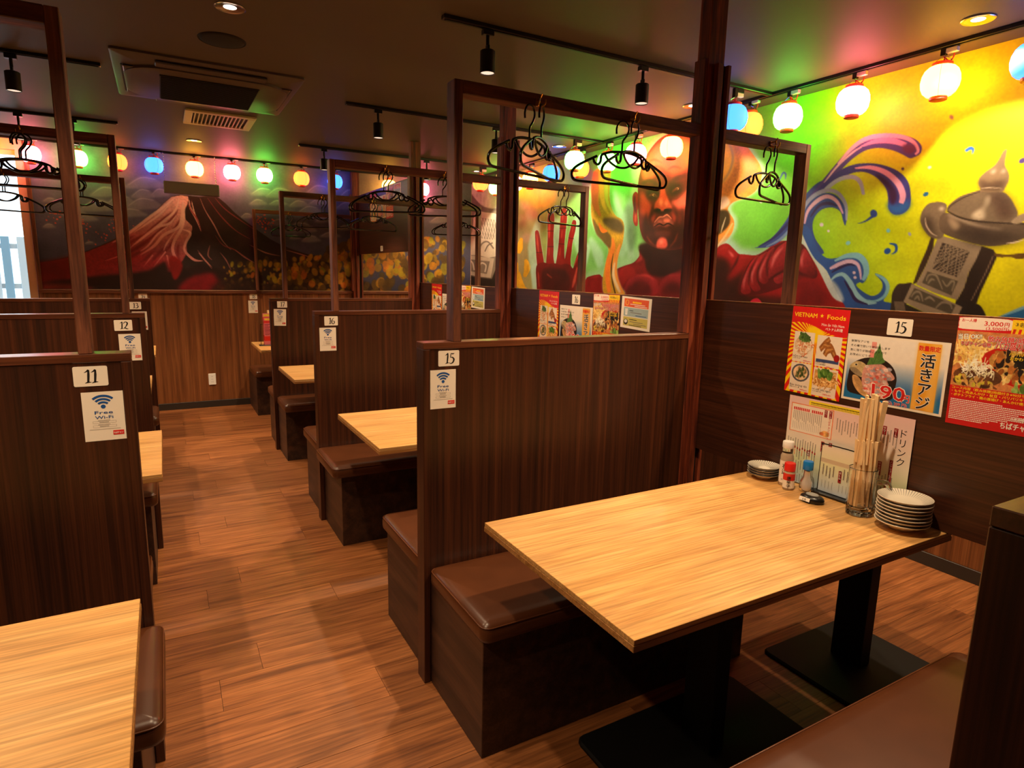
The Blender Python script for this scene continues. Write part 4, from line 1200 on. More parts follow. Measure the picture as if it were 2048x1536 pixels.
# tall posts with grooved channels in which the dividers slide
def tall_post(y0, label, front=True, back=True):
    t = thing('tall_post', label, 'post', (1.938, y0 + .03, 0), 'tall posts between the booths')
    MB().cbox(1.895, 1.981, y0, y0 + .060, 0, HC, .002).build('post', 'redwood_post', t)
    MB().cbox(1.881, 1.8945, y0 + .002, y0 + .058, ZT + .001, 2.285, .001).build('side_plate', 'redwood_post', t)
    for on, ya, yb in ((front, y0 - .022, y0 - .0005), (back, y0 + .0605, y0 + .082)):
        if on:
            MB().cbox(1.928, 1.957, ya, yb, .0, 2.27, .001).build('channel_lip', 'redwood_post', t)
            MB().cbox(1.982, 1.998, ya, yb, .0, 2.27, .001).build('channel_lip', 'redwood_post', t)
            MB().box(1.9575, 1.9815, (yb - .004) if ya < y0 else ya, yb if ya < y0 else ya + .004, .0, 2.27).build('channel_back', 'ac_dark', t)
    return t


tall_post(PY[15], 'tall grooved wooden post at the end of partition 15')
tall_post(PY[16], 'tall grooved wooden post at the end of partition 16')
tall_post(PY[17], 'tall grooved wooden post at the end of partition 17')
tall_post(.222, 'tall grooved wooden post at the end of the unnumbered partition')
tall_post(YB - .066, 'grooved wooden post fixed against the mural wall', back=False)


# dividers: boards hung in the grooves
def divider(y0, y1, z0, label):
    t = thing('divider_board', label, 'divider', (1.9695, (y0 + y1) / 2, z0), 'sliding divider boards between the table rows')
    MB().cbox(1.962, 1.977, y0, y1, z0 + .0, z0 + .632, .001).build('board', 'walnut_across', t)
    MB().box(1.9615, 1.9775, y0, y1, z0 + .632, z0 + .635).build('edge_band', 'wainscot', t)
    return t


GAP = .019
divider(.222 + .060 + .005, PY[15] - .0055, .73, 'walnut divider board behind table 15')
divider(PY[15] + .0655, PY[16] - .0055, .73, 'walnut divider board behind table 16')
divider(PY[16] + .0655, PY[17] - .0055, .73, 'walnut divider board behind table 17')
divider(PY[17] + .0655, YB - .0725, 1.636, 'walnut divider board slid up high above table 18')


# benches
def bench(label, x0, x1, y0, y1, bx0, bx1, by0, by1, zt=.452, grp='leather benches of the booths'):
    t = thing('bench', label, 'bench', ((x0 + x1) / 2, (y0 + y1) / 2, 0), grp)
    MB().cbox(bx0, bx1, by0, by1, 0, zt - .0655, .002).build('base', 'bench_panel', t)
    b = MB()
    z0 = zt - .065
    loft_rr(b, [(.010, z0), (.002, z0 + .006), (0, z0 + .016), (0, z0 + .036), (.004, z0 + .049), (.012, z0 + .058), (.026, z0 + .0635), (.05, zt)], x0, x1, y0, y1, .03, 4, crown=.006)
    c = b.build('cushion', 'leather', t, smooth=60)
    ring = [(x, y, z0 + .05) for x, y in rounded_rect(x0 + .003, x1 - .003, y0 + .003, y1 - .003, .027, 4)]
    MB().tube(ring, .0022, 5, closed=True).build('piping', 'leather_trim', c, smooth=80)
    return t


XE = 1.878
bench('brown leather bench on the table 15 side of partition 15', .739, XE, 1.450, 1.877, .750, XE, 1.472, 1.8785)
bench('brown leather bench on the table 16 side of partition 15', .738, XE, 1.950, 2.418, .753, XE, 1.949, 2.378)
bench('brown leather bench on the table 16 side of partition 16, seat jutting into the aisle', .703, XE, 3.105, 3.537, .752, XE, 3.139, 3.5385)
bench('brown leather bench on the table 17 side of partition 16', .734, XE, 3.610, 4.080, .748, XE, 3.609, 4.020)
bench('brown leather bench on the table 17 side of partition 17', .742, XE, 4.780, 5.177, .752, XE, 4.828, 5.1785)
bench('brown leather bench on the table 18 side of partition 17', .742, XE, 5.250, 5.690, .752, XE, 5.249, 5.640)
bench('brown leather bench under the number 18 sign on the back wall', .742, XE, 6.500, 6.990, .752, XE, 6.520, 7.13)
bench('brown leather bench in front of the unnumbered partition', .760, XE, .292, .765, .775, XE, .291, .73)
gl = 'leather benches on the window side'
bench('brown leather bench on the table 11 side of partition 11', -1.34, -.060, 1.440, 1.902, -1.34, -.112, 1.475, 1.903, .455, gl)
bench('brown leather bench on the table 12 side of partition 11', -1.34, -.095, 1.975, 2.430, -1.34, -.118, 1.975, 2.390, .452, gl)
bench('brown leather bench on the table 12 side of partition 12', -1.34, -.082, 3.080, 3.527, -1.34, -.112, 3.115, 3.528, .452, gl)
bench('brown leather bench on the table 13 side of partition 12', -1.34, -.095, 3.600, 4.050, -1.34, -.118, 3.600, 4.010, .452, gl)
bench('brown leather bench on the table 13 side of partition 13', -1.34, -.082, 4.720, 5.157, -1.34, -.112, 4.750, 5.158, .452, gl)
bench('brown leather bench on the table 14 side of partition 13', -1.34, -.095, 5.230, 5.680, -1.34, -.118, 5.230, 5.640, .452, gl)


# tables
def table(label, x0, x1, y0, y1, cols, zt=.728, th=.028, grp='oak booth tables'):
    t = thing('booth_table', label, 'table', ((x0 + x1) / 2, (y0 + y1) / 2, 0), grp)
    top = MB().cbox(x0 + .0012, x1 - .0012, y0 + .0012, y1 - .0012, zt - .012, zt, .0008).build('tabletop', 'oak', t)
    MB().cbox(x0, x1, y0, y1, zt - th, zt - .0125, .001).build('edge_banding', 'oak_edge', top)
    yc = (y0 + y1) / 2
    for cx, hw in cols:
        b = MB()
        loft_rr(b, [(.0, .0), (.0, .008), (.006, .014)], cx - hw, cx + hw, yc - .20, yc + .20, .03, 3)
        b.build('base_plate', 'black_metal', t)
        MB().cbox(cx - .03, cx + .03, yc - .06, yc + .06, .0145, zt - th - .0305, .003).build('column', 'black_metal', t)
        MB().cbox(cx - .09, cx + .09, yc - .22, yc + .22, zt - th - .030, zt - th - .0005, .003).build('top_bracket', 'black_metal', t)
    return t


table('oak booth table 15 laid with plates, condiments and a mug of chopsticks', .782, 1.994, .866, 1.540, ((1.39, .345),))
table('bare oak booth table between partitions 15 and 16', .739, 1.955, 2.421, 3.129, ((1.37, .33),))
table('bare oak booth table between partitions 16 and 17', .724, 1.955, 4.242, 4.896, ((1.37, .33),))
table('oak booth table holding pink flyers below sign 18', .737, 1.955, 5.935, 6.662, ((1.37, .33),))
gw = 'oak tables on the window side'
table('oak booth table beside partition 11, bare end on the aisle', -1.36, -.088, .810, 1.498, ((-.72, .33),), grp=gw)
table('oak booth table end between partitions 11 and 12', -1.36, -.045, 2.432, 3.120, ((-.72, .33),), grp=gw)
table('oak booth table end between partitions 12 and 13', -1.36, -.100, 4.100, 4.780, ((-.72, .33),), grp=gw)
table('oak booth table beyond partition 13, only its tip in the aisle', -1.36, -.089, 5.895, 6.620, ((-.72, .33),), grp=gw)
# two-seat table across the divider, its broad pedestal seen under the board
table('small oak table across the divider from table 15 on a broad black pedestal', 2.005, 2.50, .98, 1.52, ((2.228, .255),), grp='small tables beside the mural aisle')


# ================================================================== ceiling fixtures
def rail(label, x0, x1, y0, y1):
    w = .0175
    if abs(x1 - x0) > abs(y1 - y0):
        b = MB().cbox(x0, x1, y0 - w, y0 + w, 2.512, HC - .0005, .002)
        g = MB().box(x0 + .01, x1 - .01, y0 - .006, y0 + .006, 2.509, 2.5118)
    else:
        b = MB().cbox(x0 - w, x0 + w, y0, y1, 2.512, HC - .0005, .002)
        g = MB().box(x0 - .006, x0 + .006, y0 + .01, y1 - .01, 2.509, 2.5118)
    t = thing('track_rail', label, 'track rail', ((x0 + x1) / 2, (y0 + y1) / 2, 2.51))
    b.build('rail', 'black_satin', t)
    g.build('conductor_slot', 'ac_dark', t)


XR, YR = 3.20, 7.0
RY = (2.65, 4.265, 5.86)
rail('black lighting track along the giant mural wall, strung with lanterns', XR, XR, .4, 6.98)
rail('black lighting track along the mountain mural wall, strung with lanterns', -2.2, 3.18, YR, YR)
for yy, n in zip(RY, ('above the booth of table 16', 'above the booth of table 17', 'above the booth of table 18')):
    rail('black lighting track crossing the ceiling ' + n, 1.115, XR - .018, yy, yy)
rail('black lighting track above table 15', 1.115, XR - .018, 1.04, 1.04)
for yy, n in ((1.04, 'table 11'), (2.65, 'table 12'), (4.255, 'table 13'), (5.83, 'table 14')):
    rail('short black lighting track above the booth of ' + n, -1.9, -.215, yy, yy)


def track_spot(x, y, label, group, aim=(0, 0), power=1.0, z_top=2.5085):
    t = thing('track_spotlight', label, 'spotlight', (x, y, z_top), group)
    MB().cbox(x - .026, x + .026, y - .014, y + .014, z_top - .022, z_top, .002).build('adapter', 'black_satin', t)
    MB().cyl((x, y, z_top - .022), (x, y, z_top - .062), .008, n=10).cbox(x - .006, x + .006, y - .012, y + .012, z_top - .085, z_top - .06, .002).build('arm', 'black_satin', t, smooth=40)
    za, zb_ = z_top - .083, z_top - .178
    h = MB().lathe([(0, 0), (.030, 0), (.034, -.004), (.034, zb_ - za), (.031, zb_ - za), (.030, zb_ - za + .012)], 24, (x, y, za)).build('housing', 'black_satin', t, smooth=40)
    MB().lathe([(.030, 0), (.018, .012), (0, .013)], 20, (x, y, zb_ + .004)).build('reflector', 'lamp_face', h, smooth=60)
    ld = bpy.data.lights.new('spot_beam', 'SPOT')
    ld.energy = SPOT_W * power
    ld.color = WARM
    ld.spot_size = R(104)
    ld.spot_blend = .6
    ld.shadow_soft_size = .025
    lo = bpy.data.objects.new('spot_beam', ld)
    COL.objects.link(lo)
    lo.location = (x, y, zb_ - .004)
    d = Vector((aim[0], aim[1], -1.0))
    lo.rotation_euler = d.to_track_quat('-Z', 'Y').to_euler()


gS = 'black track spotlights'
for yy, tb in ((1.04, 15), (2.65, 16), (4.265, 17), (5.86, 18)):
    track_spot(1.33, yy, 'black track spotlight over the aisle end of table %d' % tb, gS)
    track_spot(2.22 if tb < 18 else 2.30, yy, 'black track spotlight over the divider end of table %d' % tb, gS)
for xx, yy, lab in ((-.60, 1.04, 'black track spotlight over table 11'), (-.62, 2.65, 'black track spotlight over table 12'), (-.604, 4.255, 'black track spotlight over table 13'),
                    (-.823, 5.83, 'black track spotlight over the window end of table 14'), (-.50, 5.83, 'black track spotlight over the aisle end of table 14')):
    track_spot(xx, yy, lab, gS)


def downlight(x, y, label, power, group='recessed downlights', cone=100, blend=.55):
    t = thing('downlight', label, 'downlight', (x, y, HC), group)
    MB().lathe([(.062, -.0005), (.062, -.004), (.058, -.006), (.050, -.004), (.050, -.0005)], 32, (x, y, HC)).build('ring', 'chrome', t, smooth=40)
    MB().lathe([(.050, -.004), (.034, -.0022), (.026, -.0012)], 32, (x, y, HC)).build('reflector', 'chrome', t, smooth=60)
    MB().lathe([(.026, -.0014), (0, -.0014)], 24, (x, y, HC)).build('lamp', 'downlight_face', t)
    ld = bpy.data.lights.new('downlight_beam', 'SPOT')
    ld.energy = power
    ld.color = WARM
    ld.spot_size = R(cone)
    ld.spot_blend = blend
    ld.shadow_soft_size = .03
    lo = bpy.data.objects.new('downlight_beam', ld)
    COL.objects.link(lo)
    lo.location = (x, y, HC - .012)


downlight(.325, 3.063, 'chrome downlight over the aisle beside the round ceiling speaker', DOWN_W)
downlight(.321, 6.263, 'small chrome downlight over the aisle in front of the mountain mural', DOWN_W)
downlight(.325, 1.46, 'chrome downlight over the aisle between tables 11 and 15', DOWN_W)
for yy, lab in ((1.503, 'chrome downlight above the painted near stone lantern and yellow field'), (3.104, 'chrome downlight above the painted arm of the giant'),
                (4.637, 'chrome downlight above the painted open hand'), (6.246, 'chrome downlight beside the corner of the two murals')):
    downlight(3.02, yy, lab, DOWN_WALL_W, cone=114, blend=.22)

# round ceiling speaker
t = thing('ceiling_speaker', 'dark round speaker grille flush in the ceiling', 'speaker', (.329, 3.501, HC))
MB().lathe([(0, -.007), (.085, -.007), (.098, -.004), (.1, -.0005)], 40, (.329, 3.501, HC)).build('grille', 'speaker_dark', t, smooth=50)
MB().lathe([(.1, -.0005), (.106, -.004), (.108, -.0005)], 40, (.329, 3.501, HC)).build('rim', 'speaker_dark', t, smooth=50)

# four-way air conditioner cassette
x0, x1, y0, y1 = -.158, .792, 3.888, 4.852
t = thing('air_conditioner', 'four-way ceiling air conditioner cassette with dark central grille', 'air conditioner', ((x0 + x1) / 2, (y0 + y1) / 2, HC))
b = MB()
loft_rr(b, [(0, HC - .0005), (0, HC - .012), (.012, HC - .018), (.10, HC - .026), (.12, HC - .026)], x0, x1, y0, y1, .02, 3)
b.build('face_panel', 'ac_panel', t, smooth=30)
b = MB()
loft_rr(b, [(0, HC - .026), (0, HC - .040), (.015, HC - .046)], x0 + .05, x1 - .05, y0 + .13, y1 - .13, .20, 8)
b.build('inner_panel', 'ac_panel', t, smooth=40)
xa, xb_, ya, yb = x0 + .22, x1 - .22, y0 + .22, y1 - .22
g = MB().box(xa, xb_, ya, yb, HC - .052, HC - .0465).build('intake_grille', 'ac_dark', t)
for i in range(22):
    yy = ya + .012 + i * (yb - ya - .03) / 21
    MB().box(xa + .006, xb_ - .006, yy, yy + .006, HC - .058, HC - .0525).build('grille_bar', 'speaker_dark', g)
for k in range(4):
    horiz = k < 2
    if horiz:
        yc = y0 + .085 if k == 0 else y1 - .085
        MB().cbox(x0 + .20, x1 - .20, yc - .035, yc + .035, HC - .036, HC - .0265, .004).build('louver', 'ac_panel', t)
        MB().box(x0 + .20, x1 - .20, yc - .045, yc - .0355, HC - .030, HC - .0262).box(x0 + .20, x1 - .20, yc + .0355, yc + .045, HC - .030, HC - .0262).build('louver_gap', 'ac_dark', t)
    else:
        xc = x0 + .085 if k == 2 else x1 - .085
        MB().cbox(xc - .035, xc + .035, y0 + .20, y1 - .20, HC - .036, HC - .0265, .004).build('louver', 'ac_panel', t)
        MB().box(xc - .045, xc - .0355, y0 + .20, y1 - .20, HC - .030, HC - .0262).box(xc + .0355, xc + .045, y0 + .20, y1 - .20, HC - .030, HC - .0262).build('louver_gap', 'ac_dark', t)
# square slatted vent
x0, x1, y0, y1 = .216, .676, 5.05, 5.51
t = thing('air_vent', 'square cream ceiling vent with dark slots', 'vent', ((x0 + x1) / 2, (y0 + y1) / 2, HC))
b = MB().cbox(x0, x1, y0, y0 + .05, HC - .016, HC - .0005, .003).cbox(x0, x1, y1 - .05, y1, HC - .016, HC - .0005, .003)
b.cbox(x0, x0 + .05, y0 + .05, y1 - .05, HC - .016, HC - .0005, .003).cbox(x1 - .05, x1, y0 + .05, y1 - .05, HC - .016, HC - .0005, .003).build('frame', 'vent_cream', t)
MB().box(x0 + .05, x1 - .05, y0 + .05, y1 - .05, HC - .004, HC - .0005).build('backing', 'ac_dark', t)
for i in range(13):
    xx = x0 + .062 + i * .0265
    MB().box(xx, xx + .008, y0 + .05, y1 - .05, HC - .015, HC - .0045).build('slat', 'vent_cream', t)

# grey panel hung on chains in front of the mountain mural
t = thing('hanging_panel', 'grey mesh-faced panel box hung from chains before the mountain peak', 'panel', (.31, 6.88, 2.14))
MB().cbox(.072, .545, 6.862, 6.905, 2.137, 2.246, .003).build('case', 'baseboard', t)
MB().cbox(.074, .543, 6.855, 6.8615, 2.139, 2.244, .002).build('front_mesh', 'mesh_grey', t)
for i in range(4):
    xx = .09 + i * .1125
    MB().box(xx, xx + .1, 6.8535, 6.8548, 2.152, 2.232).build('mesh_field', 'mesh_grey', t)
for cx, hw in ((.085, .0), (.52, .0)):
    n = 22
    for i in range(n):
        z = 2.25 + (2.508 - 2.25) * (i + .5) / n
        ring = [(cx + (.004 * math.cos(a) if i % 2 else 0), 6.885 + (0 if i % 2 else .004 * math.cos(a)), z + .0075 * math.sin(a)) for a in np.linspace(0, 2 * math.pi, 8, endpoint=False)]
        MB().tube(ring, .0014, 5, closed=True).build('chain_link', 'chrome', t)


# ================================================================== paper lanterns
LC = {'pink': ((1.0, .15, .20), 24.0), 'green': ((.11, 1.0, .08), 13.0), 'orange': ((1.0, .10, .015), 4.4), 'blue': ((.03, .14, 1.0), 3.0), 'yellow': ((1.0, .44, .04), 12.0)}
for n, (c, g) in LC.items():
    emit('glow_' + n, c, g * LANTERN_GAIN)
LPROTO = {}


def make_lantern(col):
    """local frame: origin at the centre of the shade"""
    t = thing('paper_lantern', '', 'lantern')
    prof = [(.036, -.066), (.052, -.061), (.066, -.048), (.076, -.026), (.0795, 0), (.076, .026), (.067, .048), (.053, .062), (.040, .068)]
    MB().lathe(prof, 28).build('shade', 'glow_' + col, t, smooth=70, local=True)
    MB().lathe([(0, .066), (.042, .066), (.042, .080), (.038, .082), (0, .082)], 24).build('top_cap', 'lantern_red', t, smooth=40, local=True)
    MB().lathe([(0, -.0665), (.036, -.0665), (.036, -.080), (.032, -.082), (0, -.080)], 24).build('bottom_cap', 'lantern_red', t, smooth=40, local=True)
    for k in range(4):
        a = R(25 + 90 * k)
        MB().tube([(r * 1.006 * math.cos(a), r * 1.006 * math.sin(a), z) for r, z in prof], .0007, 4).build('rib', 'lantern_rib', t, local=True)
    MB().tube(spl([(-.038, 0, .078), (-.030, 0, .094), (-.006, 0, .108), (0, 0, .112), (.006, 0, .108), (.030, 0, .094), (.038, 0, .078)], 4), .0012, 5).build('wire_bail', 'chrome', t, local=True)
    MB().tube(spl([(.0, 0, .082), (.004, .004, .100), (-.006, .010, .112), (.012, .016, .092), (.024, .020, .090), (.034, .020, .106), (.034, .020, .118)], 4), .003, 6).build('cord', 'lantern_red', t, local=True)
    return t


def lantern(x, y, z, col, label, group, along='x'):
    if col not in LPROTO:
        o = LPROTO[col] = make_lantern(col)
        o['group'] = group
        o['label'] = label
    else:
        o = clone(LPROTO[col], label=label, group=group, skip=('hook_block', 'adapter', 'plug'))
    o.location = (x, y, z)
    o.rotation_euler = (0, 0, 0 if along == 'x' else R(-90))
    # plug: hook block and white adapter up to the rail
    dx, dy = (.034, 0) if along == 'x' else (0, -.034)
    top = 2.5085
    for nm, mat, hx, cx, cz0, cz1 in (('hook_block', 'black_satin', .011, 0.0, z + .110, top), ('adapter', 'adapter_white', .024, 1.0, z + .117, z + .137), ('plug', 'black_satin', .026, 1.0, z + .1375, top)):
        if cz1 - cz0 < .002:
            continue
        X, Y = x + dx * cx * 1.06, y + dy * cx * 1.06
        a, b = (hx, .011) if along == 'x' else (.011, hx)
        ch = MB().cbox(X - a, X + a, Y - b, Y + b, cz0, cz1, .0015).build(nm, mat, None, loc=(x, y, z))
        ch.parent = o
        ch.location = (0, 0, 0)
        if along != 'x':
            ch.rotation_euler = (0, 0, R(90))


gb, gr = 'paper lanterns on the track before the mountain mural', 'paper lanterns on the track before the giant mural'
for xx, c, n in ((-1.27, 'yellow', 'in front of the window'), (-.931, 'pink', 'beside the window jamb'), (-.591, 'green', 'at the sky end of the mountain mural'), (-.287, 'orange', 'over the left foot of the painted mountain'),
                 (.006, 'blue', 'beside the chain of the hanging panel'), (.348, 'yellow', 'right above the hanging panel'), (.681, 'pink', 'over the dark slope of the painted mountain'), (.985, 'green', 'between a pink and an orange one over painted clouds'),
                 (1.349, 'orange', 'over the hanger frame on the mountain mural'), (1.696, 'blue', 'next to the post against the mountain mural'), (2.296, 'yellow', 'half behind the divider board slid up'), (2.695, 'pink', 'near the corner where the murals meet')):
    lantern(xx, YR, 2.392, c, 'glowing %s paper lantern %s' % (c, n), gb, 'x')
for yy, zz, c, n in ((1.36, 2.365, 'blue', 'above the painted near stone lantern'), (1.717, 2.368, 'yellow', 'above the painted spray drops'), (2.139, 2.372, 'pink', 'above the topmost curl of the painted wave'), (2.527, 2.372, 'green', 'above the stem of the painted wave'),
                     (2.80, 2.38, 'orange', 'half behind a blue one next to the tall post'), (3.13, 2.37, 'blue', 'close behind the tall post of partition 15'), (3.469, 2.355, 'yellow', 'over the brow of the painted giant'), (3.851, 2.365, 'pink', 'beside the head of the painted giant'),
                     (4.205, 2.358, 'green', 'over the gold ribbon of the painted giant'), (4.58, 2.356, 'orange', 'peeping from behind a green one over the giant mural'), (5.034, 2.372, 'blue', 'above the fingers of the painted open hand'), (5.419, 2.355, 'yellow', 'over the painted ochre leaves'),
                     (5.72, 2.36, 'pink', 'beside the tall post of partition 16'), (6.133, 2.36, 'green', 'over the painted far stone lantern')):
    lantern(XR, yy, zz, c, 'glowing %s paper lantern %s' % (c, n), gr, 'y')
for xx, yy, c, n in ((2.893, RY[0], 'blue', 'table 16'), (2.923, RY[1], 'green', 'table 17'), (2.879, RY[2], 'orange', 'table 18')):
    lantern(xx, yy, 2.350, c, 'glowing %s paper lantern at the end of the track over %s' % (c, n), 'paper lanterns at the ends of the crossing tracks', 'x')


# ================================================================== coat hangers
hb = MB()
hook = spl([(-.026, 0, -.046), (-.0265, 0, -.026), (-.016, 0, -.006), (0, 0, .0), (.018, 0, -.008), (.025, 0, -.028), (.016, 0, -.050), (.002, 0, -.068), (0, 0, -.085), (0, 0, -.108)], 4)
hb.tube(hook, .0036, 7)
for s in (-1, 1):
    hb.tube(spl([(0, 0, -.106), (s * .045, 0, -.110), (s * .078, 0, -.120), (s * .086, 0, -.128), (s * .088, 0, -.146), (s * .098, 0, -.157), (s * .112, 0, -.152), (s * .118, 0, -.138)], 4), .0048, 7)
    hb.tube(spl([(s * .104, 0, -.129), (s * .14, 0, -.146), (s * .175, 0, -.164), (s * .196, 0, -.180), (s * .203, 0, -.196), (s * .198, 0, -.212), (s * .180, 0, -.219), (s * .12, 0, -.220), (0, 0, -.220)], 4), .0048, 7)
hb.tube(spl([(-.072, 0, -.118), (-.055, 0, -.140), (-.025, 0, -.157), (0, 0, -.161), (.025, 0, -.157), (.055, 0, -.140), (.072, 0, -.118)], 4), .0042, 7)
HANG = hb.build('coat_hanger', 'black_wire', smooth=80, local=True)
HANG['category'] = 'hanger'
first = [True]


def hanger(x, y, z, th, label, group, sc=1.0):
    o = HANG if first[0] else HANG.copy()
    if not first[0]:
        COL.objects.link(o)
    first[0] = False
    o.location = (x, y, z)
    o.rotation_euler = (0, 0, R(th))
    o.scale = (sc, sc, sc)
    tag(o, label, 'hanger', group)


g15 = 'black hangers on the frame of partition 15'
hanger(1.099, 1.872, 2.002, 21, 'black plastic hanger on the hook of frame 15 next to its aisle post', g15)
hanger(1.136, 1.858, 2.004, 41, 'black plastic hanger on the hook of frame 15 next to its aisle post', g15)
hanger(1.490, 1.872, 2.002, -6, 'black plastic hanger on the hook of frame 15 next to the tall post', g15)
hanger(1.533, 1.856, 2.004, 19, 'black plastic hanger on the hook of frame 15 next to the tall post', g15)
hanger(2.262, 1.870, 2.000, 7, 'black plastic hanger on the small frame across the divider from partition 15', 'hangers on the small frame by partition 15')
hanger(2.296, 1.856, 2.004, 25, 'black plastic hanger on the small frame across the divider from partition 15', 'hangers on the small frame by partition 15')
hanger(2.325, 3.532, 2.004, 13, 'black plastic hanger on the small frame across the divider from partition 16', 'hangers on the small frame by partition 16')
hanger(2.360, 3.518, 2.004, 25, 'black plastic hanger on the small frame across the divider from partition 16', 'hangers on the small frame by partition 16')
g16 = 'black hangers on the frame of partition 16'
for x, y, th, n in ((1.128, 3.53, -34, 'next to its aisle post'), (1.150, 3.518, -21, 'next to its aisle post'), (1.485, 3.53, -28, 'next to the tall post'), (1.510, 3.516, -40, 'next to the tall post')):
    hanger(x, y, 2.004, th, 'black plastic hanger on the hook of frame 16 ' + n, g16)
for x, y, th, n in ((1.140, 5.17, -30, 'next to its aisle post'), (1.162, 5.158, -40, 'next to its aisle post'), (1.550, 5.17, -1, 'next to the tall post'), (1.570, 5.158, 12, 'next to the tall post')):
    hanger(x, y, 2.004, th, 'black plastic hanger on the hook of frame 17 ' + n, 'black hangers on the frame of partition 17')
hanger(2.295, 5.172, 2.004, -30, 'black plastic hanger on the small frame across the divider from partition 17', 'hangers on the small frame by partition 17')
hanger(2.312, 5.158, 2.004, -22, 'black plastic hanger on the small frame across the divider from partition 17', 'hangers on the small frame by partition 17')
hanger(1.212, YB - .075, 2.018, 20, 'black plastic hanger on the frame against the mountain mural', 'hangers on the wall frame')
hanger(1.230, YB - .092, 2.020, -24, 'black plastic hanger on the frame against the mountain mural', 'hangers on the wall frame')
for x, y, th in ((-.500, 3.520, -5), (-.482, 3.506, 10), (-.502, 3.492, 2)):
    hanger(x, y, 2.004, th, 'black plastic hanger on the frame of partition 12', 'black hangers on the frame of partition 12')
for x, y, th, n in ((-.436, 5.15, 20, 'next to its aisle post'), (-.422, 5.138, 30, 'next to its aisle post'), (-.424, 5.126, 12, 'next to its aisle post'), (-.846, 5.15, 14, 'towards the window'), (-.832, 5.138, 24, 'towards the window')):
    hanger(x, y, 2.004, th, 'black plastic hanger on the hook of frame 13 ' + n, 'black hangers on the frame of partition 13')

# ================================================================== number plates and wi-fi notices
DIG = {
    '1': [([(.02, .80), (.16, .86), (.32, 1.0)], (.01, .07, .12)), ([(.32, 1.0), (.30, .6), (.25, .05)], (.10, .14, .12)), ([(.04, -.02), (.24, .05), (.46, .05)], (.02, .10, .02))],
    '2': [([(.06, .70), (.14, .92), (.34, .98), (.50, .84), (.46, .60), (.28, .30), (.04, .05)], (.05, .08, .10, .16, .15, .09, .05)), ([(.04, .06), (.22, .12), (.40, .02), (.62, .0)], (.05, .12, .11, .02))],
    '3': [([(.08, .82), (.20, .98), (.40, .96), (.48, .80), (.34, .58)], (.03, .08, .12, .14, .05)), ([(.20, .56), (.44, .54), (.54, .32), (.40, .06), (.16, .0), (.04, .10)], (.03, .10, .16, .13, .08, .06))],
    '4': [([(.34, 1.0), (.20, .70), (.02, .36), (.30, .34), (.58, .36)], (.06, .09, .08, .10, .04)), ([(.46, .72), (.42, .36), (.36, -.04)], (.06, .13, .10))],
    '5': [([(.22, 1.0), (.18, .76), (.14, .58)], (.05, .08, .04)), ([(.22, .97), (.40, .93), (.58, .98)], (.04, .11, .02)), ([(.14, .58), (.36, .58), (.52, .38), (.42, .10), (.20, -.02), (.04, .06)], (.04, .10, .16, .13, .07, .05))],
    '6': [([(.50, 1.0), (.28, .84), (.10, .52), (.10, .20), (.28, .0), (.48, .12), (.52, .36), (.34, .50), (.12, .40)], (.02, .09, .14, .14, .09, .12, .13, .06, .03))],
    '7': [([(.04, .84), (.10, .98), (.30, .92), (.54, 1.0), (.40, .55), (.22, -.04)], (.05, .08, .12, .09, .11, .13))],
    '8': [([(.30, .52), (.10, .70), (.16, .94), (.40, .96), (.46, .74), (.30, .52), (.08, .28), (.14, .02), (.40, .0), (.50, .24), (.30, .52)], (.06, .10, .10, .07, .10, .08, .12, .10, .08, .13, .06))],
}


def number_plate(num, pos, face, label, cat='sign', group='number plates', rot=0.0):
    pts = rounded_rect(-.0375, .0375, -.026, .026, .004, 3)
    o = MB().prism(pts, 0, .0012).build('number_plate', 'paper', local=True)
    tag(o, label, cat, group)
    sh = Sheet()
    k = .034
    adv = .46
    s = str(num)
    x = -adv * k * len(s) / 2 + .001
    for ch in s:
        for st, wd in DIG[ch]:
            sh.strip([(x + a * k, -.017 + b * k) for a, b in st], [q * k * 1.15 for q in wd], 'ink_black', lift=3)
        x += adv * k * (.95 if ch == '1' else 1.05)
    sh.attach(o, {'ink_black': 'numeral'})
    place(o, pos, face, rot)


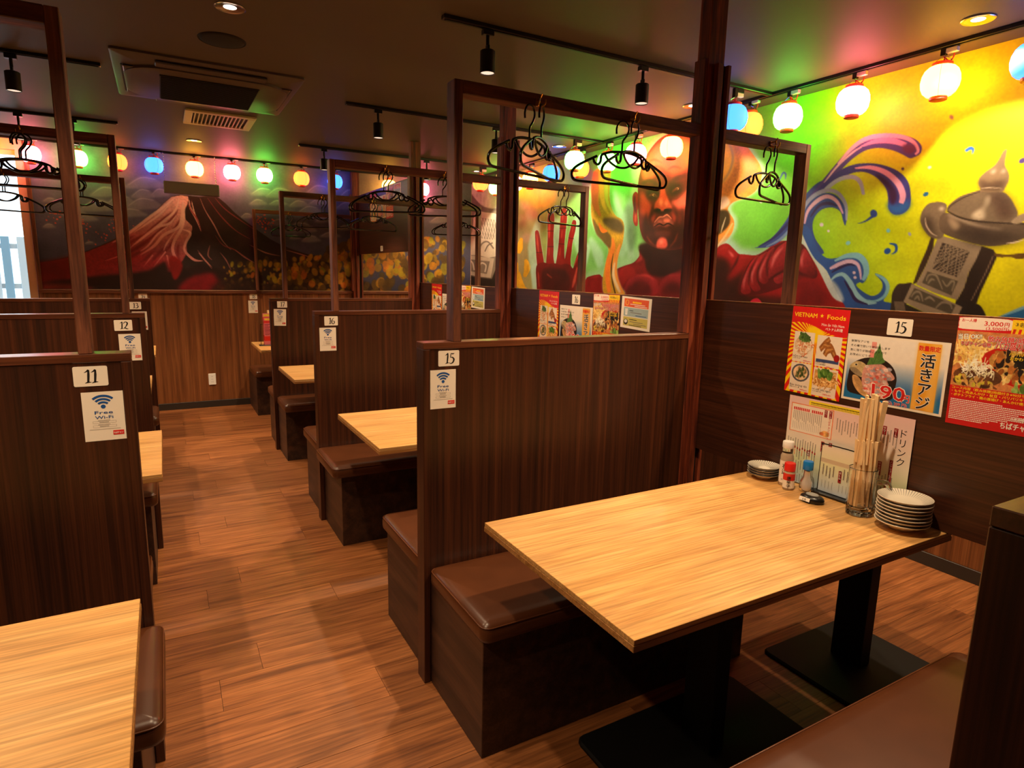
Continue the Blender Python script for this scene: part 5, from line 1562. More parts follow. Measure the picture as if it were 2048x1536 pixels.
def wifi(pos, face, label, rot=0.0):
    o = MB().box(-.046, .046, -.0655, .0655, 0, .0006).build('wifi_notice', 'paper', local=True)
    tag(o, label, 'notice', 'wi-fi notices')
    sh = Sheet()
    cy = .022
    for r0, r1 in ((.013, .018), (.0215, .0265), (.030, .0355)):
        a = np.linspace(R(48), R(132), 14)
        p = [(r1 * math.cos(t), cy + r1 * math.sin(t)) for t in a] + [(r0 * math.cos(t), cy + r0 * math.sin(t)) for t in a[::-1]]
        n = len(a)
        sh.mb('ink_blue').add([(x, y, .0012) for x, y in p], [(i, i + 1, 2 * n - 2 - i, 2 * n - 1 - i) for i in range(n - 1)])
    sh.poly([(.0055 * math.cos(t), cy + .004 + .0052 * math.sin(t)) for t in np.linspace(0, 2 * math.pi, 16, endpoint=False)], 'ink_blue', 2)
    sh.text('Free', 0, .0065, .0115, 'ink_blue', .012, width=.040, lift=2)
    sh.text('Wi-Fi', 0, -.0065, .0115, 'ink_blue', .012, width=.040, lift=2)
    for yb in (-.0185, -.0295):
        sh.rect(-.026, .026, yb + .0004, yb, 'ink_grey', 2)
        sh.rect(-.026, .026, yb + .0058, yb + .0054, 'ink_grey', 2)
        sh.rect(-.026, -.0256, yb, yb + .0058, 'ink_grey', 2)
        sh.rect(.0256, .026, yb, yb + .0058, 'ink_grey', 2)
        for i in range(10):
            sh.rect(-.011 + i * .0021, -.0098 + i * .0021, yb + .0018, yb + .0038, 'ink_grey', 2)
            sh.rect(-.014 + i * .0027, -.0125 + i * .0027, yb + .0068, yb + .0084, 'ink_grey', 2)
    for i in range(30):
        sh.rect(-.034 + i * .0023, -.0325 + i * .0023, -.0352, -.0340, 'ink_grey', 2)
    sh.rect(.017, .0415, -.052, -.040, 'ink_red', 2)
    sh.text('ちばチャン', .029, -.0487, .0062, 'ink_white', .02, width=.021, lift=3)
    sh.attach(o, {'ink_blue': 'wifi_emblem', 'ink_grey': 'fine_print', 'ink_red': 'logo_field', 'ink_white': 'logo_lettering'})
    place(o, pos, face, rot)


E2 = .0025
for n, (y, dx, dz) in {15: (PY[15], 0, 0), 16: (PY[16], 0, 0), 17: (PY[17], 0, .008)}.items():
    number_plate(n, (.8155, y + .003, 1.171 + dz), FACE_Y, 'small white plate with brushed number %d on its partition' % n)
    wifi((.795, y + .003, 1.068 + dz), FACE_Y, 'free wi-fi notice under the number %d plate' % n, R(-2) if n == 17 else 0)
number_plate(18, (.836, YB - .0065, 1.160), FACE_Y, 'small white plate with brushed number 18 on the wood-panelled back wall')
wifi((.828, YB - .0065, 1.052), FACE_Y, 'free wi-fi notice under the number 18 plate on the back wall')
for n, (y, x) in {11: (PYL[11], -.178), 12: (PYL[12], -.179), 13: (PYL[13], -.180)}.items():
    dz = .008 if n == 13 else 0
    number_plate(n, (x, y + .003, 1.1675 + dz), FACE_Y, 'small white plate with brushed number %d on its partition' % n)
    wifi((-.157, y + .003, 1.060 + dz), FACE_Y, 'free wi-fi notice under the number %d plate' % n, R(0))
number_plate(14, (-.176, YB - .0065, 1.160), FACE_Y, 'small white plate with brushed number 14 on the wood-panelled back wall')
t = thing('wall_outlet', 'cream power outlet low on the panelled back wall', 'outlet', (.392, YB - .006, .298))
MB().cbox(.357, .427, YB - .015, YB - .0062, .238, .358, .003).build('cover', 'plastic_white', t)
for z in (.27, .298, .326):
    for dx in (-.006, .006):
        MB().box(.392 + dx - .001, .392 + dx + .001, YB - .0156, YB - .0152, z - .005, z + .005).build('slot', 'ink_black', t)


# ================================================================== printed sheets on the dividers
def unit_map(W, Hn):
    return lambda p: np.stack([np.asarray(p)[:, 0] * (W - 1), np.asarray(p)[:, 1] * (Hn - 1)], 1)


def sheet_canvas(w, h, res, col, seed):
    W, Hn = int(w / res) + 1, int(h / res) + 1
    return Canvas(W, Hn, unit_map(W, Hn), col, seed, 9)


def sheet_mesh(c, name, w, h):
    return c.mesh(name, 'print', (-w / 2, h / 2, .0004), (w / (c.w - 1), 0, 0), (0, -h / (c.h - 1), 0))


def rect_u(x0, y0, x1, y1):
    return [(x0, y0), (x1, y0), (x1, y1), (x0, y1)]


def blobs(c, x0, y0, x1, y1, cols, n, r, rs, soft=0, asp=1.0, tex=.25):
    for i in range(n):
        c.ell(x0 + (x1 - x0) * rs.rand(), y0 + (y1 - y0) * rs.rand(), r * (.5 + rs.rand()), r * asp * (.5 + rs.rand()), cols[rs.randint(len(cols))], rot=rs.rand() * 3, soft=soft, n=8, tex=tex)


def noodles(c, cx, cy, rx, ry, cols, n, w, rs):
    for i in range(n):
        a = rs.rand() * 6.28
        r = rs.rand() ** .5
        x, y = cx + rx * r * math.cos(a), cy + ry * r * math.sin(a)
        d = rs.rand() * 6.28
        l = rx * (.2 + .35 * rs.rand())
        c.line([(x, y), (x + l * .5 * math.cos(d) + .01, y + l * .5 * math.sin(d)), (x + l * math.cos(d + .6), y + l * math.sin(d + .6))], w, cols[rs.randint(len(cols))], k=3, tex=.15)


rs = np.random.RandomState(21)
# ---- Vietnamese dishes
VW, VH = .214, .306
c = sheet_canvas(VW, VH, .0011, (250, 206, 14), 31)
for i in range(44):
    a = 2 * math.pi * i / 44
    c.poly([(.45, .36), (.45 + 1.6 * math.cos(a), .36 + 1.1 * math.sin(a)), (.45 + 1.6 * math.cos(a + .07), .36 + 1.1 * math.sin(a + .07))], (218, 34, 28), 0, tex=.02)
c.poly([(.30, .22), (.45, .20), (.62, .26), (.60, .40), (.30, .40)], (250, 206, 14), 0, soft=4, tex=.02)
c.poly([(0, 0), (1, 0), (1, .30), (.9, .305), (.75, .285), (.6, .255), (.45, .215), (.3, .185), (.15, .175), (0, .19)], (216, 30, 32), 0, tex=.03)
for (x0, y0, x1, y1) in ((.085, .285, .455, .635), (.505, .300, .925, .650), (.085, .645, .455, .975), (.505, .665, .925, .985)):
    c.poly(rect_u(x0, y0, x1, y1), (238, 220, 200), 0, tex=.02)
c.ell(.27, .44, .165, .115, (222, 186, 150), tex=.15)
noodles(c, .27, .45, .15, .09, [(236, 214, 184), (206, 150, 104), (216, 110, 60), (244, 228, 206)], 60, .012, rs)
blobs(c, .20, .315, .36, .385, [(76, 104, 48), (98, 128, 60), (56, 84, 38)], 26, .028, rs)
c.poly(rect_u(.52, .565, .91, .60), (60, 74, 120), 0)
for q in ([(.57, .46), (.66, .38), (.72, .33)], [(.62, .40), (.74, .42), (.84, .52)], [(.66, .52), (.70, .46), (.80, .44)]):
    c.line(q, (.07, .085, .06), (150, 92, 44), tex=.25)
    c.line(q, (.01, .03, .01), (190, 132, 72), tex=.2)
c.ell(.87, .535, .05, .04, (156, 26, 24))
c.ell(.27, .76, .165, .105, (84, 84, 92), tex=.1)
c.ell(.27, .76, .135, .085, (226, 192, 152), tex=.2)
blobs(c, .19, .70, .36, .82, [(94, 104, 60), (66, 80, 40), (176, 136, 92), (214, 178, 136)], 46, .02, rs)
c.poly(rect_u(.525, .69, .905, .87), (214, 160, 92), 0, tex=.2)
noodles(c, .715, .80, .18, .075, [(232, 182, 106), (198, 132, 60), (170, 104, 44), (244, 206, 142)], 90, .012, rs)
blobs(c, .60, .69, .84, .76, [(88, 128, 50), (116, 156, 70), (62, 100, 38)], 26, .032, rs)
viet = sheet_mesh(c, 'dishes_poster', VW, VH)
sh = Sheet()


def U(w, h):
    return lambda x, y: ((x - .5) * w, (.5 - y) * h)


u = U(VW, VH)
sh.text('VIETNAM', *u(.04, .115), .0215, 'ink_yellow', .016, width=.088, align='l')
sh.text('★', *u(.535, .105), .0165, 'ink_yellow')
sh.text('Foods', *u(.63, .115), .0215, 'ink_yellow', .016, width=.066, align='l')
sh.text('Món ăn Việt Nam', *u(.93, .195), .0125, 'ink_white', .0, width=.082, align='r')
sh.text('ベトナム料理', *u(.91, .24), .0115, 'ink_white', .012, width=.062, align='r')
for (x, y, a, b, p) in ((.10, .582, 'nộm tai heo', 'ミミガーサラダ', '380yen'), (.52, .612, 'nem rán', 'ベトナム揚げ春巻き', '380yen'), (.10, .922, 'Bún không tên', '牛肉のスパイシー麺', '980yen'), (.52, .922, 'mì xào siêu ngon', 'ベトナム焼きそば', '380yen')):
    sh.text(a, *u(x, y), .0105, 'ink_black', .004, align='l', width=min(.068, .0052 * len(a)))
    sh.text(b, *u(x, y + .019), .0046, 'ink_black', .012, align='l', width=.0042 * len(b))
    sh.text(p, *u(x + .33, y + .041), .0072, 'ink_red', .012, align='r', width=.030)
sh.attach(viet)

# ---- fresh horse mackerel
FW, FH = .310, .217
c = sheet_canvas(FW, FH, .0011, (240, 226, 208), 41)
c.poly(rect_u(.025, .035, .975, .965), (238, 226, 212), 0, tex=.02, grad=((44, 104, 168), (.5, .35), (.5, .78)))
c.poly(rect_u(.025, .80, .975, .965), (30, 110, 168), 0, tex=.03)
c.poly([(.06, .86), (.05, .62), (.075, .46), (.17, .36), (.28, .32), (.40, .33), (.50, .42), (.55, .56), (.55, .70), (.53, .88), (.40, .93), (.20, .90)], (40, 28, 24), 3, tex=.2)
c.poly([(.055, .50), (.10, .42), (.17, .40), (.24, .46), (.24, .60), (.19, .63), (.11, .58)], (196, 170, 120), tex=.2)
c.poly([(.06, .52), (.12, .50), (.20, .58), (.17, .62), (.10, .58)], (150, 130, 100), tex=.2)
c.ell(.125, .455, .022, .022, (224, 206, 160))
c.ell(.125, .455, .012, .013, (30, 26, 26))
for i in range(9):
    c.line([(.11 + i * .016, .66 + i * .020), (.18 + i * .012, .64 + i * .022)], .005, (70, 46, 26), k=0)
c.poly([(.10, .62), (.17, .64), (.27, .84), (.30, .92), (.20, .88), (.12, .76)], (216, 166, 106), tex=.15)
for i in range(12):
    t = i / 11
    c.line([(.105 + .10 * t, .64 + .22 * t), (.19 + .07 * t, .65 + .22 * t)], .004, (90, 60, 36), k=0)
c.poly([(.22, .46), (.32, .40), (.42, .42), (.53, .56), (.50, .62), (.46, .60), (.50, .80), (.44, .90), (.30, .88), (.22, .76), (.20, .62)], (206, 146, 132), tex=.2)
blobs(c, .24, .46, .48, .85, [(222, 160, 146), (176, 120, 116), (214, 96, 84), (160, 150, 156), (226, 196, 184)], 110, .02, rs)
c.poly([(.235, .44), (.27, .30), (.31, .24), (.33, .19), (.345, .10), (.365, .20), (.385, .25), (.39, .30), (.42, .36), (.38, .40), (.30, .42)], (84, 124, 58), 0, tex=.2)
for q in ([(.30, .42), (.33, .28), (.352, .14)], [(.30, .42), (.27, .34)], [(.35, .38), (.39, .32)]):
    c.line(q, .005, (58, 92, 42))
c.poly(rect_u(.265, .09, .315, .18), (232, 150, 140), 0, tex=.1)
c.poly(rect_u(.255, .20, .30, .32), (226, 140, 130), 0, tex=.1)
c.poly(rect_u(.715, .035, .925, .965), (230, 156, 36), 0, tex=.02)
for xa_, xb2 in ((.715, .76), (.84, .925)):
    c.poly(rect_u(xa_, .035, xb2, .965), (240, 186, 90), 0, soft=5, tex=.02, alpha=.8)
fish = sheet_mesh(c, 'fish_poster', FW, FH)
u = U(FW, FH)
sh = Sheet()
for i, s_ in enumerate(('新鮮なアジを', 'その場で捌いて提供致します', '数に限りが御座いますので', 'お早めにどうぞ')):
    sh.text(s_, *u(.045, .115 + i * .068), .0085, 'ink_black', .006, align='l', width=.0098 * len(s_))
sh.text('数量限定', *u(.82, .135), .0165, 'ink_red', .03, width=.060)
for i, ch in enumerate('活きアジ'):
    x_, y_ = u(.82, .35 + i * .195)
    sh.text(ch, x_, y_, .044, 'ink_white', .05, lift=0)
    sh.text(ch, x_, y_, .044, 'ink_black', .022, lift=1)
for bd, ink, lf in ((.05, 'ink_white', 0), (.02, 'ink_red', 1)):
    sh.text('190', *u(.49, .885), .058, ink, bd, width=.100 + bd * .08, lift=lf, shear=-.05)
    sh.text('円', *u(.66, .885), .027, ink, bd, lift=lf)
    sh.text('(税込 209 円)', *u(.565, .958), .0125, ink, bd * .8, width=.072, lift=lf)
sh.attach(fish)

# ---- all-you-can-drink course
RW, RH = .214, .306
c = sheet_canvas(RW, RH, .0011, (206, 26, 30), 51)
c.poly([(.01, .03), (.06, .005), (.55, .005), (.60, .05), (.58, .10), (.06, .11), (.01, .08)], (244, 226, 210), tex=.02)
c.poly(rect_u(.60, .005, 1, .13), (250, 206, 30), 0)
for i in range(7):
    c.poly([(.62 + i * .06, .085), (.65 + i * .06, .085), (.64 + i * .06, .13), (.61 + i * .06, .13)], (214, 40, 30), 0)
c.poly(rect_u(.0, .125, 1, .635), (206, 130, 74), 0, tex=.2)
noodles(c, .25, .31, .26, .10, [(240, 200, 110), (226, 176, 84), (250, 222, 150)], 110, .018, rs)
c.ell(.78, .42, .46, .17, (190, 34, 22), rot=.12)
c.ell(.80, .41, .40, .135, (196, 140, 70), rot=.12, tex=.2)
blobs(c, .50, .31, 1.0, .54, [(222, 176, 96), (180, 108, 48), (40, 30, 26), (238, 206, 130), (150, 84, 36)], 110, .045, rs, asp=.6)
blobs(c, .70, .33, .95, .40, [(30, 26, 26), (46, 40, 34)], 16, .05, rs, asp=.5)
c.ell(.30, .53, .28, .09, (96, 58, 36), tex=.3)
noodles(c, .28, .46, .17, .055, [(244, 236, 206), (252, 246, 226), (226, 214, 170)], 90, .009, rs)
blobs(c, .05, .54, .50, .62, [(120, 70, 40), (214, 160, 90), (80, 48, 30), (206, 186, 60)], 40, .035, rs, asp=.6)
blobs(c, .72, .58, 1.0, .635, [(126, 164, 70), (156, 190, 96), (88, 120, 50)], 22, .05, rs, asp=.5)
c.poly(rect_u(.0, .635, 1, 1), (204, 24, 30), 0, tex=.03)
redp = sheet_mesh(c, 'course_poster', RW, RH)
u = U(RW, RH)
sh = Sheet()
sh.text('お一人様', *u(.04, .042), .010, 'ink_red', .02, align='l', width=.036)
sh.text('3,000', *u(.30, .068), .0165, 'ink_red', .02, align='l', width=.044)
sh.text('円', *u(.545, .068), .013, 'ink_red', .02)
sh.text('(3,500円)', *u(.575, .105), .0105, 'ink_red', .015, align='r', width=.054)
sh.text('3名様以上', *u(.80, .062), .0115, 'ink_black', .01, width=.070, rot=R(-3))
for bd, ink, lf in ((.06, 'ink_black', 0), (.035, 'ink_white', 1)):
    sh.text('当日 OK!!', *u(.16, .195), .0165, ink, bd, width=.058, rot=R(5), lift=lf)
for bd, ink, lf in ((.085, 'ink_black', 0), (.055, 'ink_white', 1), (.02, 'ink_red', 2)):
    sh.text('飲み放題2時間付き', *u(.665, .205), .0175, ink, bd, width=.128 + bd * .02, lift=lf)
    sh.text('ちばチャン名物', *u(.235, .255), .0125, ink, bd, width=.072 + bd * .02, lift=lf)
    sh.text('バカ盛りコース', *u(.72, .262), .0215, ink, bd, width=.112 + bd * .02, lift=lf)
for bd, ink, lf in ((.07, 'ink_black', 0), (.02, 'ink_yellow', 1)):
    sh.text('パリパリキャベツ', *u(.77, .315), .0105, ink, bd, width=.066, lift=lf)
    sh.text('おかわり自由', *u(.77, .352), .0105, ink, bd, width=.060, lift=lf)
sh.text('コース内容（飲み放題2時間付き※90分ラスト）', *u(.03, .665), .0085, 'ink_yellow', .015, align='l', width=.198)
sh.text('・もやし肉あんかけ・枝豆・パリパリキャベツ', *u(.03, .698), .0088, 'ink_yellow', .02, align='l', width=.200)
sh.text('・ポテトフライ・鶏の唐揚げ・あんかけ焼きそば', *u(.03, .732), .0088, 'ink_yellow', .02, align='l', width=.200)
for r_ in range(12):
    x = .03
    y_ = .760 + r_ * .0165
    end = (.62, .95, .9, .97, .8, .93, .97, .86, .7, .6, .5, .42)[r_]
    while x < end:
        wd = .008 + rs.rand() * .012
        x0_, y0_ = u(x, y_)
        sh.rect(x0_, x0_ + wd * RW, y0_ - .0026, y0_, 'ink_white')
        x += wd + .005
for bd, ink, lf in ((.03, 'ink_white', 1),):
    sh.text('ちばチャン', *u(.80, .955), .020, ink, bd, width=.072, lift=lf, rot=R(2))
    sh.text('大衆酒場', *u(.80, .872), .0075, ink, bd, width=.030, lift=lf)
sh.attach(redp)

# ---- house notice with glass and bowl
NW, NH = .215, .152
c = sheet_canvas(NW, NH, .0012, (240, 228, 212), 61)
c.poly(rect_u(.09, .06, .91, .32), (226, 92, 50), 0, tex=.03)
c.poly(rect_u(.09, .34, .91, .62), (158, 178, 180), 0, tex=.03)
c.poly(rect_u(.09, .64, .91, .92), (196, 184, 96), 0, tex=.03)
c.ell(.19, .19, .06, .09, (236, 190, 70))
c.ell(.19, .19, .045, .07, (226, 100, 50))
c.poly([(.13, .38), (.23, .38), (.215, .58), (.145, .58)], (232, 232, 226), 0)
c.ell(.18, .80, .075, .09, (36, 28, 26))
c.ell(.18, .78, .05, .055, (238, 232, 220))
note = sheet_mesh(c, 'house_notice', NW, NH)
u = U(NW, NH)
sh = Sheet()
for (x0_, x1_, y_, ink) in ((.38, .68, .14, 'ink_yellow'), (.30, .80, .22, 'ink_white'), (.45, .86, .27, 'ink_white'), (.28, .42, .42, 'ink_black'), (.32, .70, .48, 'ink_grey'), (.50, .86, .56, 'ink_blue'), (.30, .55, .70, 'ink_black'), (.32, .76, .77, 'ink_grey'), (.45, .86, .83, 'ink_grey'), (.30, .72, .88, 'ink_black')):
    x = x0_
    while x < x1_:
        wd = .02 if ink != 'ink_yellow' else .05
        a_, b_ = u(x, y_)
        sh.rect(a_, a_ + wd * NW * .8, b_ - (.008 if ink == 'ink_yellow' else .0035), b_, ink)
        x += wd
sh.attach(note, {k: 'fine_print' for k in ('ink_grey', 'ink_white', 'ink_black', 'ink_blue', 'ink_yellow')})

# ---- drinks menu (large laminated sheet standing behind the condiments)
MW, MH = .434, .312
c = sheet_canvas(MW, MH, .0016, (240, 224, 208), 71)
hh = np.linspace(0, 1, c.h)[:, None, None]
c.a = np.tile(np.where(hh < .5, np.array((238, 198, 196.)) * (1 - hh * 2) + np.array((238, 226, 206.)) * hh * 2,
                       np.where(hh < .72, np.array((238, 226, 206.)) * (1 - (hh - .5) / .22) + np.array((222, 226, 178.)) * (hh - .5) / .22,
                                np.array((222, 226, 178.)) * (1 - (hh - .72) / .28) + np.array((186, 208, 222.)) * (hh - .72) / .28)), (1, c.w, 1))
c.poly(rect_u(.18, .02, .76, .075), (250, 222, 40), 0, tex=.02)
c.poly(rect_u(.025, .08, .40, .41), (236, 110, 50), 0)
c.poly(rect_u(.031, .088, .394, .402), (242, 230, 214), 0, tex=.02)
c.ell(.345, .36, .035, .035, (226, 170, 100), tex=.3)
c.ell(.315, .365, .02, .02, (206, 120, 70), tex=.3)
c.ell(.62, .62, .012, .018, (226, 120, 40))
c.ell(.86, .74, .018, .02, (232, 130, 60))
menu = sheet_mesh(c, 'drinks_menu', MW, MH)
u = U(MW, MH)
sh = Sheet()
sh.text('ドリンク', *u(.935, .20), .030, 'ink_black', .0, vertical=True)
for (x, y, s_, sz) in ((.88, .13, 'ビール', .0085), (.875, .46, 'ノンアルコールビール', .0075), (.80, .13, 'サワー', .0085), (.795, .50, 'ウイスキー', .0085), (.86, .88, '日本酒', .008), (.375, .10, 'ビール', .0075), (.335, .10, 'サワー', .0075), (.335, .455, 'カクテル', .0085), (.40, .45, 'ワイン', .0085),
                       (.36, .66, 'ソフトドリンク', .0085), (.52, .72, 'ボトルキープ', .0085), (.22, .60, '焼酎', .0085)):
    n = len(s_)
    cx, cy = u(x, y)
    sh.rect(cx - sz * .72, cx + sz * .72, cy - sz * n - .001, cy + .002, 'ink_darkred', 0)
    sh.text(s_, cx, cy - sz * .88, sz, 'ink_white', .01, vertical=True, lift=1)
sh.text('ちばチャンセット', *u(.372, .20), .0095, 'ink_red', .01, vertical=True)
for k in range(16):
    cx, cy = u(.048 + k * .0165, .125)
    if k != 9:
        sh.rect(cx, cx + .005, cy - .010, cy, 'ink_red')
    for j in range(7 + k % 4):
        sh.rect(cx + .0008, cx + .0036, cy - .0155 - j * .0042, cy - .0128 - j * .0042, 'ink_grey')
    sh.rect(cx + .0018, cx + .0026, cy - .078, cy - .052, 'ink_grey')
for k in range(40):
    x = .02 + k * .0228
    if .28 < x < .42 or x > .9:
        continue
    for (ya_, n, ink) in ((.45 if x < .3 else .12, 9, 'ink_grey'), (.58, 5, 'ink_orange' if k % 3 == 0 and x < .35 else 'ink_grey'), (.70, 8, 'ink_grey'), (.86, 7, 'ink_grey')):
        cx, cy = u(x, ya_ + (k % 3) * .01)
        if ya_ == .58 and x < .35:
            sh.rect(cx, cx + .005, cy - .008, cy, 'ink_red')
        for j in range(n + k % 3):
            sh.rect(cx + .0006, cx + .0038, cy - .0135 - j * .0044, cy - .0105 - j * .0044, ink)
for k in range(46):
    cx, cy = u(.20 + k * .012, .037)
    sh.rect(cx, cx + .0036, cy - .004, cy, 'ink_black')
    sh.rect(cx, cx + .003, cy - .0095, cy - .0065, 'ink_grey')
sh.attach(menu)

SX = 1.9612


def put_sheet(proto, used, pos, label, cat, group, rot=0.0):
    o = proto if not used.get(proto.name) else clone(proto)
    used[proto.name] = 1
    tag(o, label, cat, group)
    place(o, pos, FACE_X, rot)


used = {}
for n, yv, yf, yr, yn, dz in ((15, 1.346, 1.081, .808, None, 0), (16, 3.073, 2.795, 2.529, 2.300, 0), (17, 4.780, 4.505, 4.235, 4.010, 0), (18, 6.50, 6.235, 5.965, 5.74, .906)):
    put_sheet(viet, used, (SX, yv, 1.2065 + dz), 'red and yellow Vietnamese dishes poster on the divider of table %d' % n, 'poster', 'dish posters', R(-1))
    put_sheet(fish, used, (SX, yf, 1.1745 + dz + (.004 if n > 15 else 0)), 'horse mackerel poster with a gold strip on the divider of table %d' % n, 'poster', 'fish posters')
    put_sheet(redp, used, (SX, yr, 1.208 + dz), 'red drinking course poster on the divider of table %d' % n, 'poster', 'course posters', R(.5))
    if yn:
        put_sheet(note, used, (SX, yn, 1.279 + dz), 'white notice with orange, blue and green bands on the divider of table %d' % n, 'notice', 'house notices', R(-2))
number_plate(15, (SX, 1.075, 1.316), FACE_X, 'small white plate with brushed number 15 above the fish poster')
number_plate(16, (SX, 2.795, 1.323), FACE_X, 'small white plate with brushed number 16 above the fish poster')
number_plate(18, (SX, 6.235, 1.68), FACE_X, 'small white plate low on the divider board slid up above table 18')
put_sheet(menu, used, (1.9570, 1.208, .888), 'large pastel drinks menu standing behind the condiments on table 15', 'menu', None)

# ================================================================== things on table 15
TZ = .728


def plate_proto(r, name):
    """small dish: rim lines run outwards"""
    t = thing(name, '', 'plate')
    h = r * .30
    prof = [(0, .0), (r * .46, .0), (r * .50, .004), (r * .80, h * .62), (r * .985, h), (r, h + .0012), (r * .985, h + .0022), (r * .80, h * .62 + .0038), (r * .50, .0078), (0, .0066)]
    MB().lathe(prof, 48).build('dish', 'plate_glaze', t, smooth=50, local=True)
    b = MB()
    n = 44 if r < .065 else 56
    ri = (.34 if r < .065 else .62) * r
    wide = .0026 if r < .065 else .0015

    def surf(q):
        return float(np.interp(q, [0, r * .50, r * .80, r * .985], [.0066, .0078, h * .62 + .0038, h + .0022])) + .0003
    for i in range(n):
        a = 2 * math.pi * i / n
        vs, fs = [], []
        rad = [ri + (r * .975 - ri) * q / 5 for q in range(6)]
        for q, rr in enumerate(rad):
            hw = wide * (.25 + .75 * q / 5) / 2
            vs += [(rr * math.cos(a) - hw * math.sin(a), rr * math.sin(a) + hw * math.cos(a), surf(rr)), (rr * math.cos(a) + hw * math.sin(a), rr * math.sin(a) - hw * math.cos(a), surf(rr))]
            if q:
                fs.append((2 * q - 2, 2 * q - 1, 2 * q + 1, 2 * q))
        b.add(vs, fs)
    b.build('rim_lines', 'plate_line', t, local=True, fix=False)
    MB().lathe([(r * .995, h - .0002), (r * 1.004, h + .001), (r * .995, h + .0022)], 48).build('rim_band', 'plate_line' if r < .065 else 'plate_glaze', t, smooth=60, local=True)
    MB().lathe([(r * .40, -.0035), (r * .44, -.0035), (r * .455, .0), (r * .39, .0)], 32).build('foot_ring', 'plate_foot', t, smooth=40, local=True)
    return t


pr = plate_proto(.058, 'small_plate')
for i in range(4):
    o = pr if i == 0 else clone(pr)
    o.location = (1.899 + (.001 if i % 2 else 0), 1.461, TZ + .0036 + i * .0088)
    o.rotation_euler = (0, 0, i * .31)
    tag(o, 'topmost dark-rimmed small plate of the stack of four by the condiments' if i == 3 else 'dark-rimmed small plate inside the stack of four by the condiments', 'plate', 'stack of four small plates')
pr = plate_proto(.0725, 'striped_plate')
for i in range(8):
    o = pr if i == 0 else clone(pr)
    o.location = (1.879 + .0015 * math.sin(i * 2.1), .951 + .0015 * math.cos(i * 1.7), TZ + .0036 + i * .0104)
    o.rotation_euler = (0, 0, i * .53)
    tag(o, 'topmost cream plate with radiating dark lines on the stack of eight' if i == 7 else ('lowest cream plate of the stack of eight at the table corner' if i == 0 else 'cream plate inside the stack of eight at the table corner'), 'plate', 'stack of eight striped plates')


def jar(name, label, x, y, prof, mat, parts):
    t = thing(name, label, 'shaker', (x, y, TZ), 'condiments on table 15')
    MB().lathe(prof, 24, (x, y, TZ)).build('body', mat, t, smooth=50)
    for nm, pf, mt in parts:
        MB().lathe(pf, 24, (x, y, TZ)).build(nm, mt, t, smooth=40)
    return t


def wrap_text(t, body, x, y, r, zc_, size, ink, a0, vertical=True):
    """lettering bent around the label of a round jar"""
    sh_ = Sheet()
    if vertical:
        sh_.text(body, 0, (len(body) / 2 - .9) * size, size, ink, .012, vertical=True)
    for k, mb in sh_.ink.items():
        out = MB()
        out.add([(x + (r + .0005) * math.cos(a0 + p[0] / r), y + (r + .0005) * math.sin(a0 + p[0] / r), TZ + zc_ + p[1]) for p in mb.v], mb.f)
        out.build('label_lettering', k, t, fix=False)


AIM = math.atan2(-1.36, -1.9)      # label turned to the aisle
t = jar('pepper_shaker', 'tall white-capped seasoning bottle with brushed lettering', 1.902, 1.372, [(0, .001), (.020, .001), (.0215, .006), (.0215, .108), (.018, .116), (.0165, .120)], 'pepper',
        [('clear_neck', [(.0172, .1202), (.0178, .134), (.0172, .137)], 'clear_plastic'), ('cap', [(0, .1375), (.0185, .1375), (.0190, .139), (.0190, .158), (.0175, .161), (0, .161)], 'plastic_white'),
         ('label', [(.0219, .012), (.0219, .092)], 'paper')])
wrap_text(t, '右近上', 1.902, 1.372, .0219, .054, .021, 'ink_black', AIM - .2)
t = jar('chili_shaker', 'red-capped seasoning jar with a red and white label', 1.872, 1.335, [(0, .001), (.0175, .001), (.019, .005), (.019, .064), (.016, .068)], 'pepper',
        [('cap', [(0, .0685), (.0185, .0685), (.0185, .094), (.0165, .0965), (0, .0965)], 'plastic_red'), ('label', [(.0194, .008), (.0194, .060)], 'paper'), ('label_band', [(.0196, .036), (.0196, .060)], 'plastic_red')])
wrap_text(t, '唐辛子', 1.872, 1.335, .0199, .031, .014, 'ink_black', AIM)
jar('salt_shaker', 'round-bellied salt shaker with a bright blue cap', 1.915, 1.296, [(0, .001), (.020, .001), (.0225, .005), (.0235, .020), (.021, .036), (.014, .050), (.0125, .062), (.0125, .074), (.0135, .077)], 'clear_plastic',
    [('salt_fill', [(0, .003), (.0185, .003), (.0208, .007), (.0218, .020), (.0195, .034), (.0125, .047), (.0112, .058), (.0112, .072), (0, .073)], 'salt'), ('cap', [(0, .0775), (.0165, .0775), (.0170, .080), (.0170, .104), (.0155, .107), (0, .107)], 'plastic_blue')])

# call button
t = thing('call_button', 'glossy black oval call button with a white 15 label', 'button', (1.838, 1.218, TZ), None)
bt = MB().lathe([(0, 0), (.036, 0), (.040, .004), (.041, .010), (.037, .018), (.026, .0235), (.022, .0240)], 32, (1.838, 1.218, TZ), 1.0, 1.0)
bt.v = [((p[0] - 1.838) * .72 + 1.838, p[1], p[2]) for p in bt.v]
bt.build('case', 'black_satin', t, smooth=50)
bt = MB().lathe([(.0215, .0238), (.020, .026), (0, .0265)], 28, (1.838, 1.218, TZ))
bt.v = [((p[0] - 1.838) * .72 + 1.838, p[1], p[2]) for p in bt.v]
bt.build('push_disc', 'mesh_grey', t, smooth=50)
tilt = Matrix.Translation((1.838 - .0312, 1.224, TZ + .0118)) @ (FACE_X @ Matrix.Rotation(R(-20), 3, 'X')).to_4x4()
lab = MB()
lab.add([tuple(tilt @ Vector(p)) for p in ((-.019, -.006, 0), (.019, -.006, 0), (.019, .006, 0), (-.019, .006, 0))], [(0, 1, 2, 3)])
lb = lab.build('label', 'paper', t, fix=False)
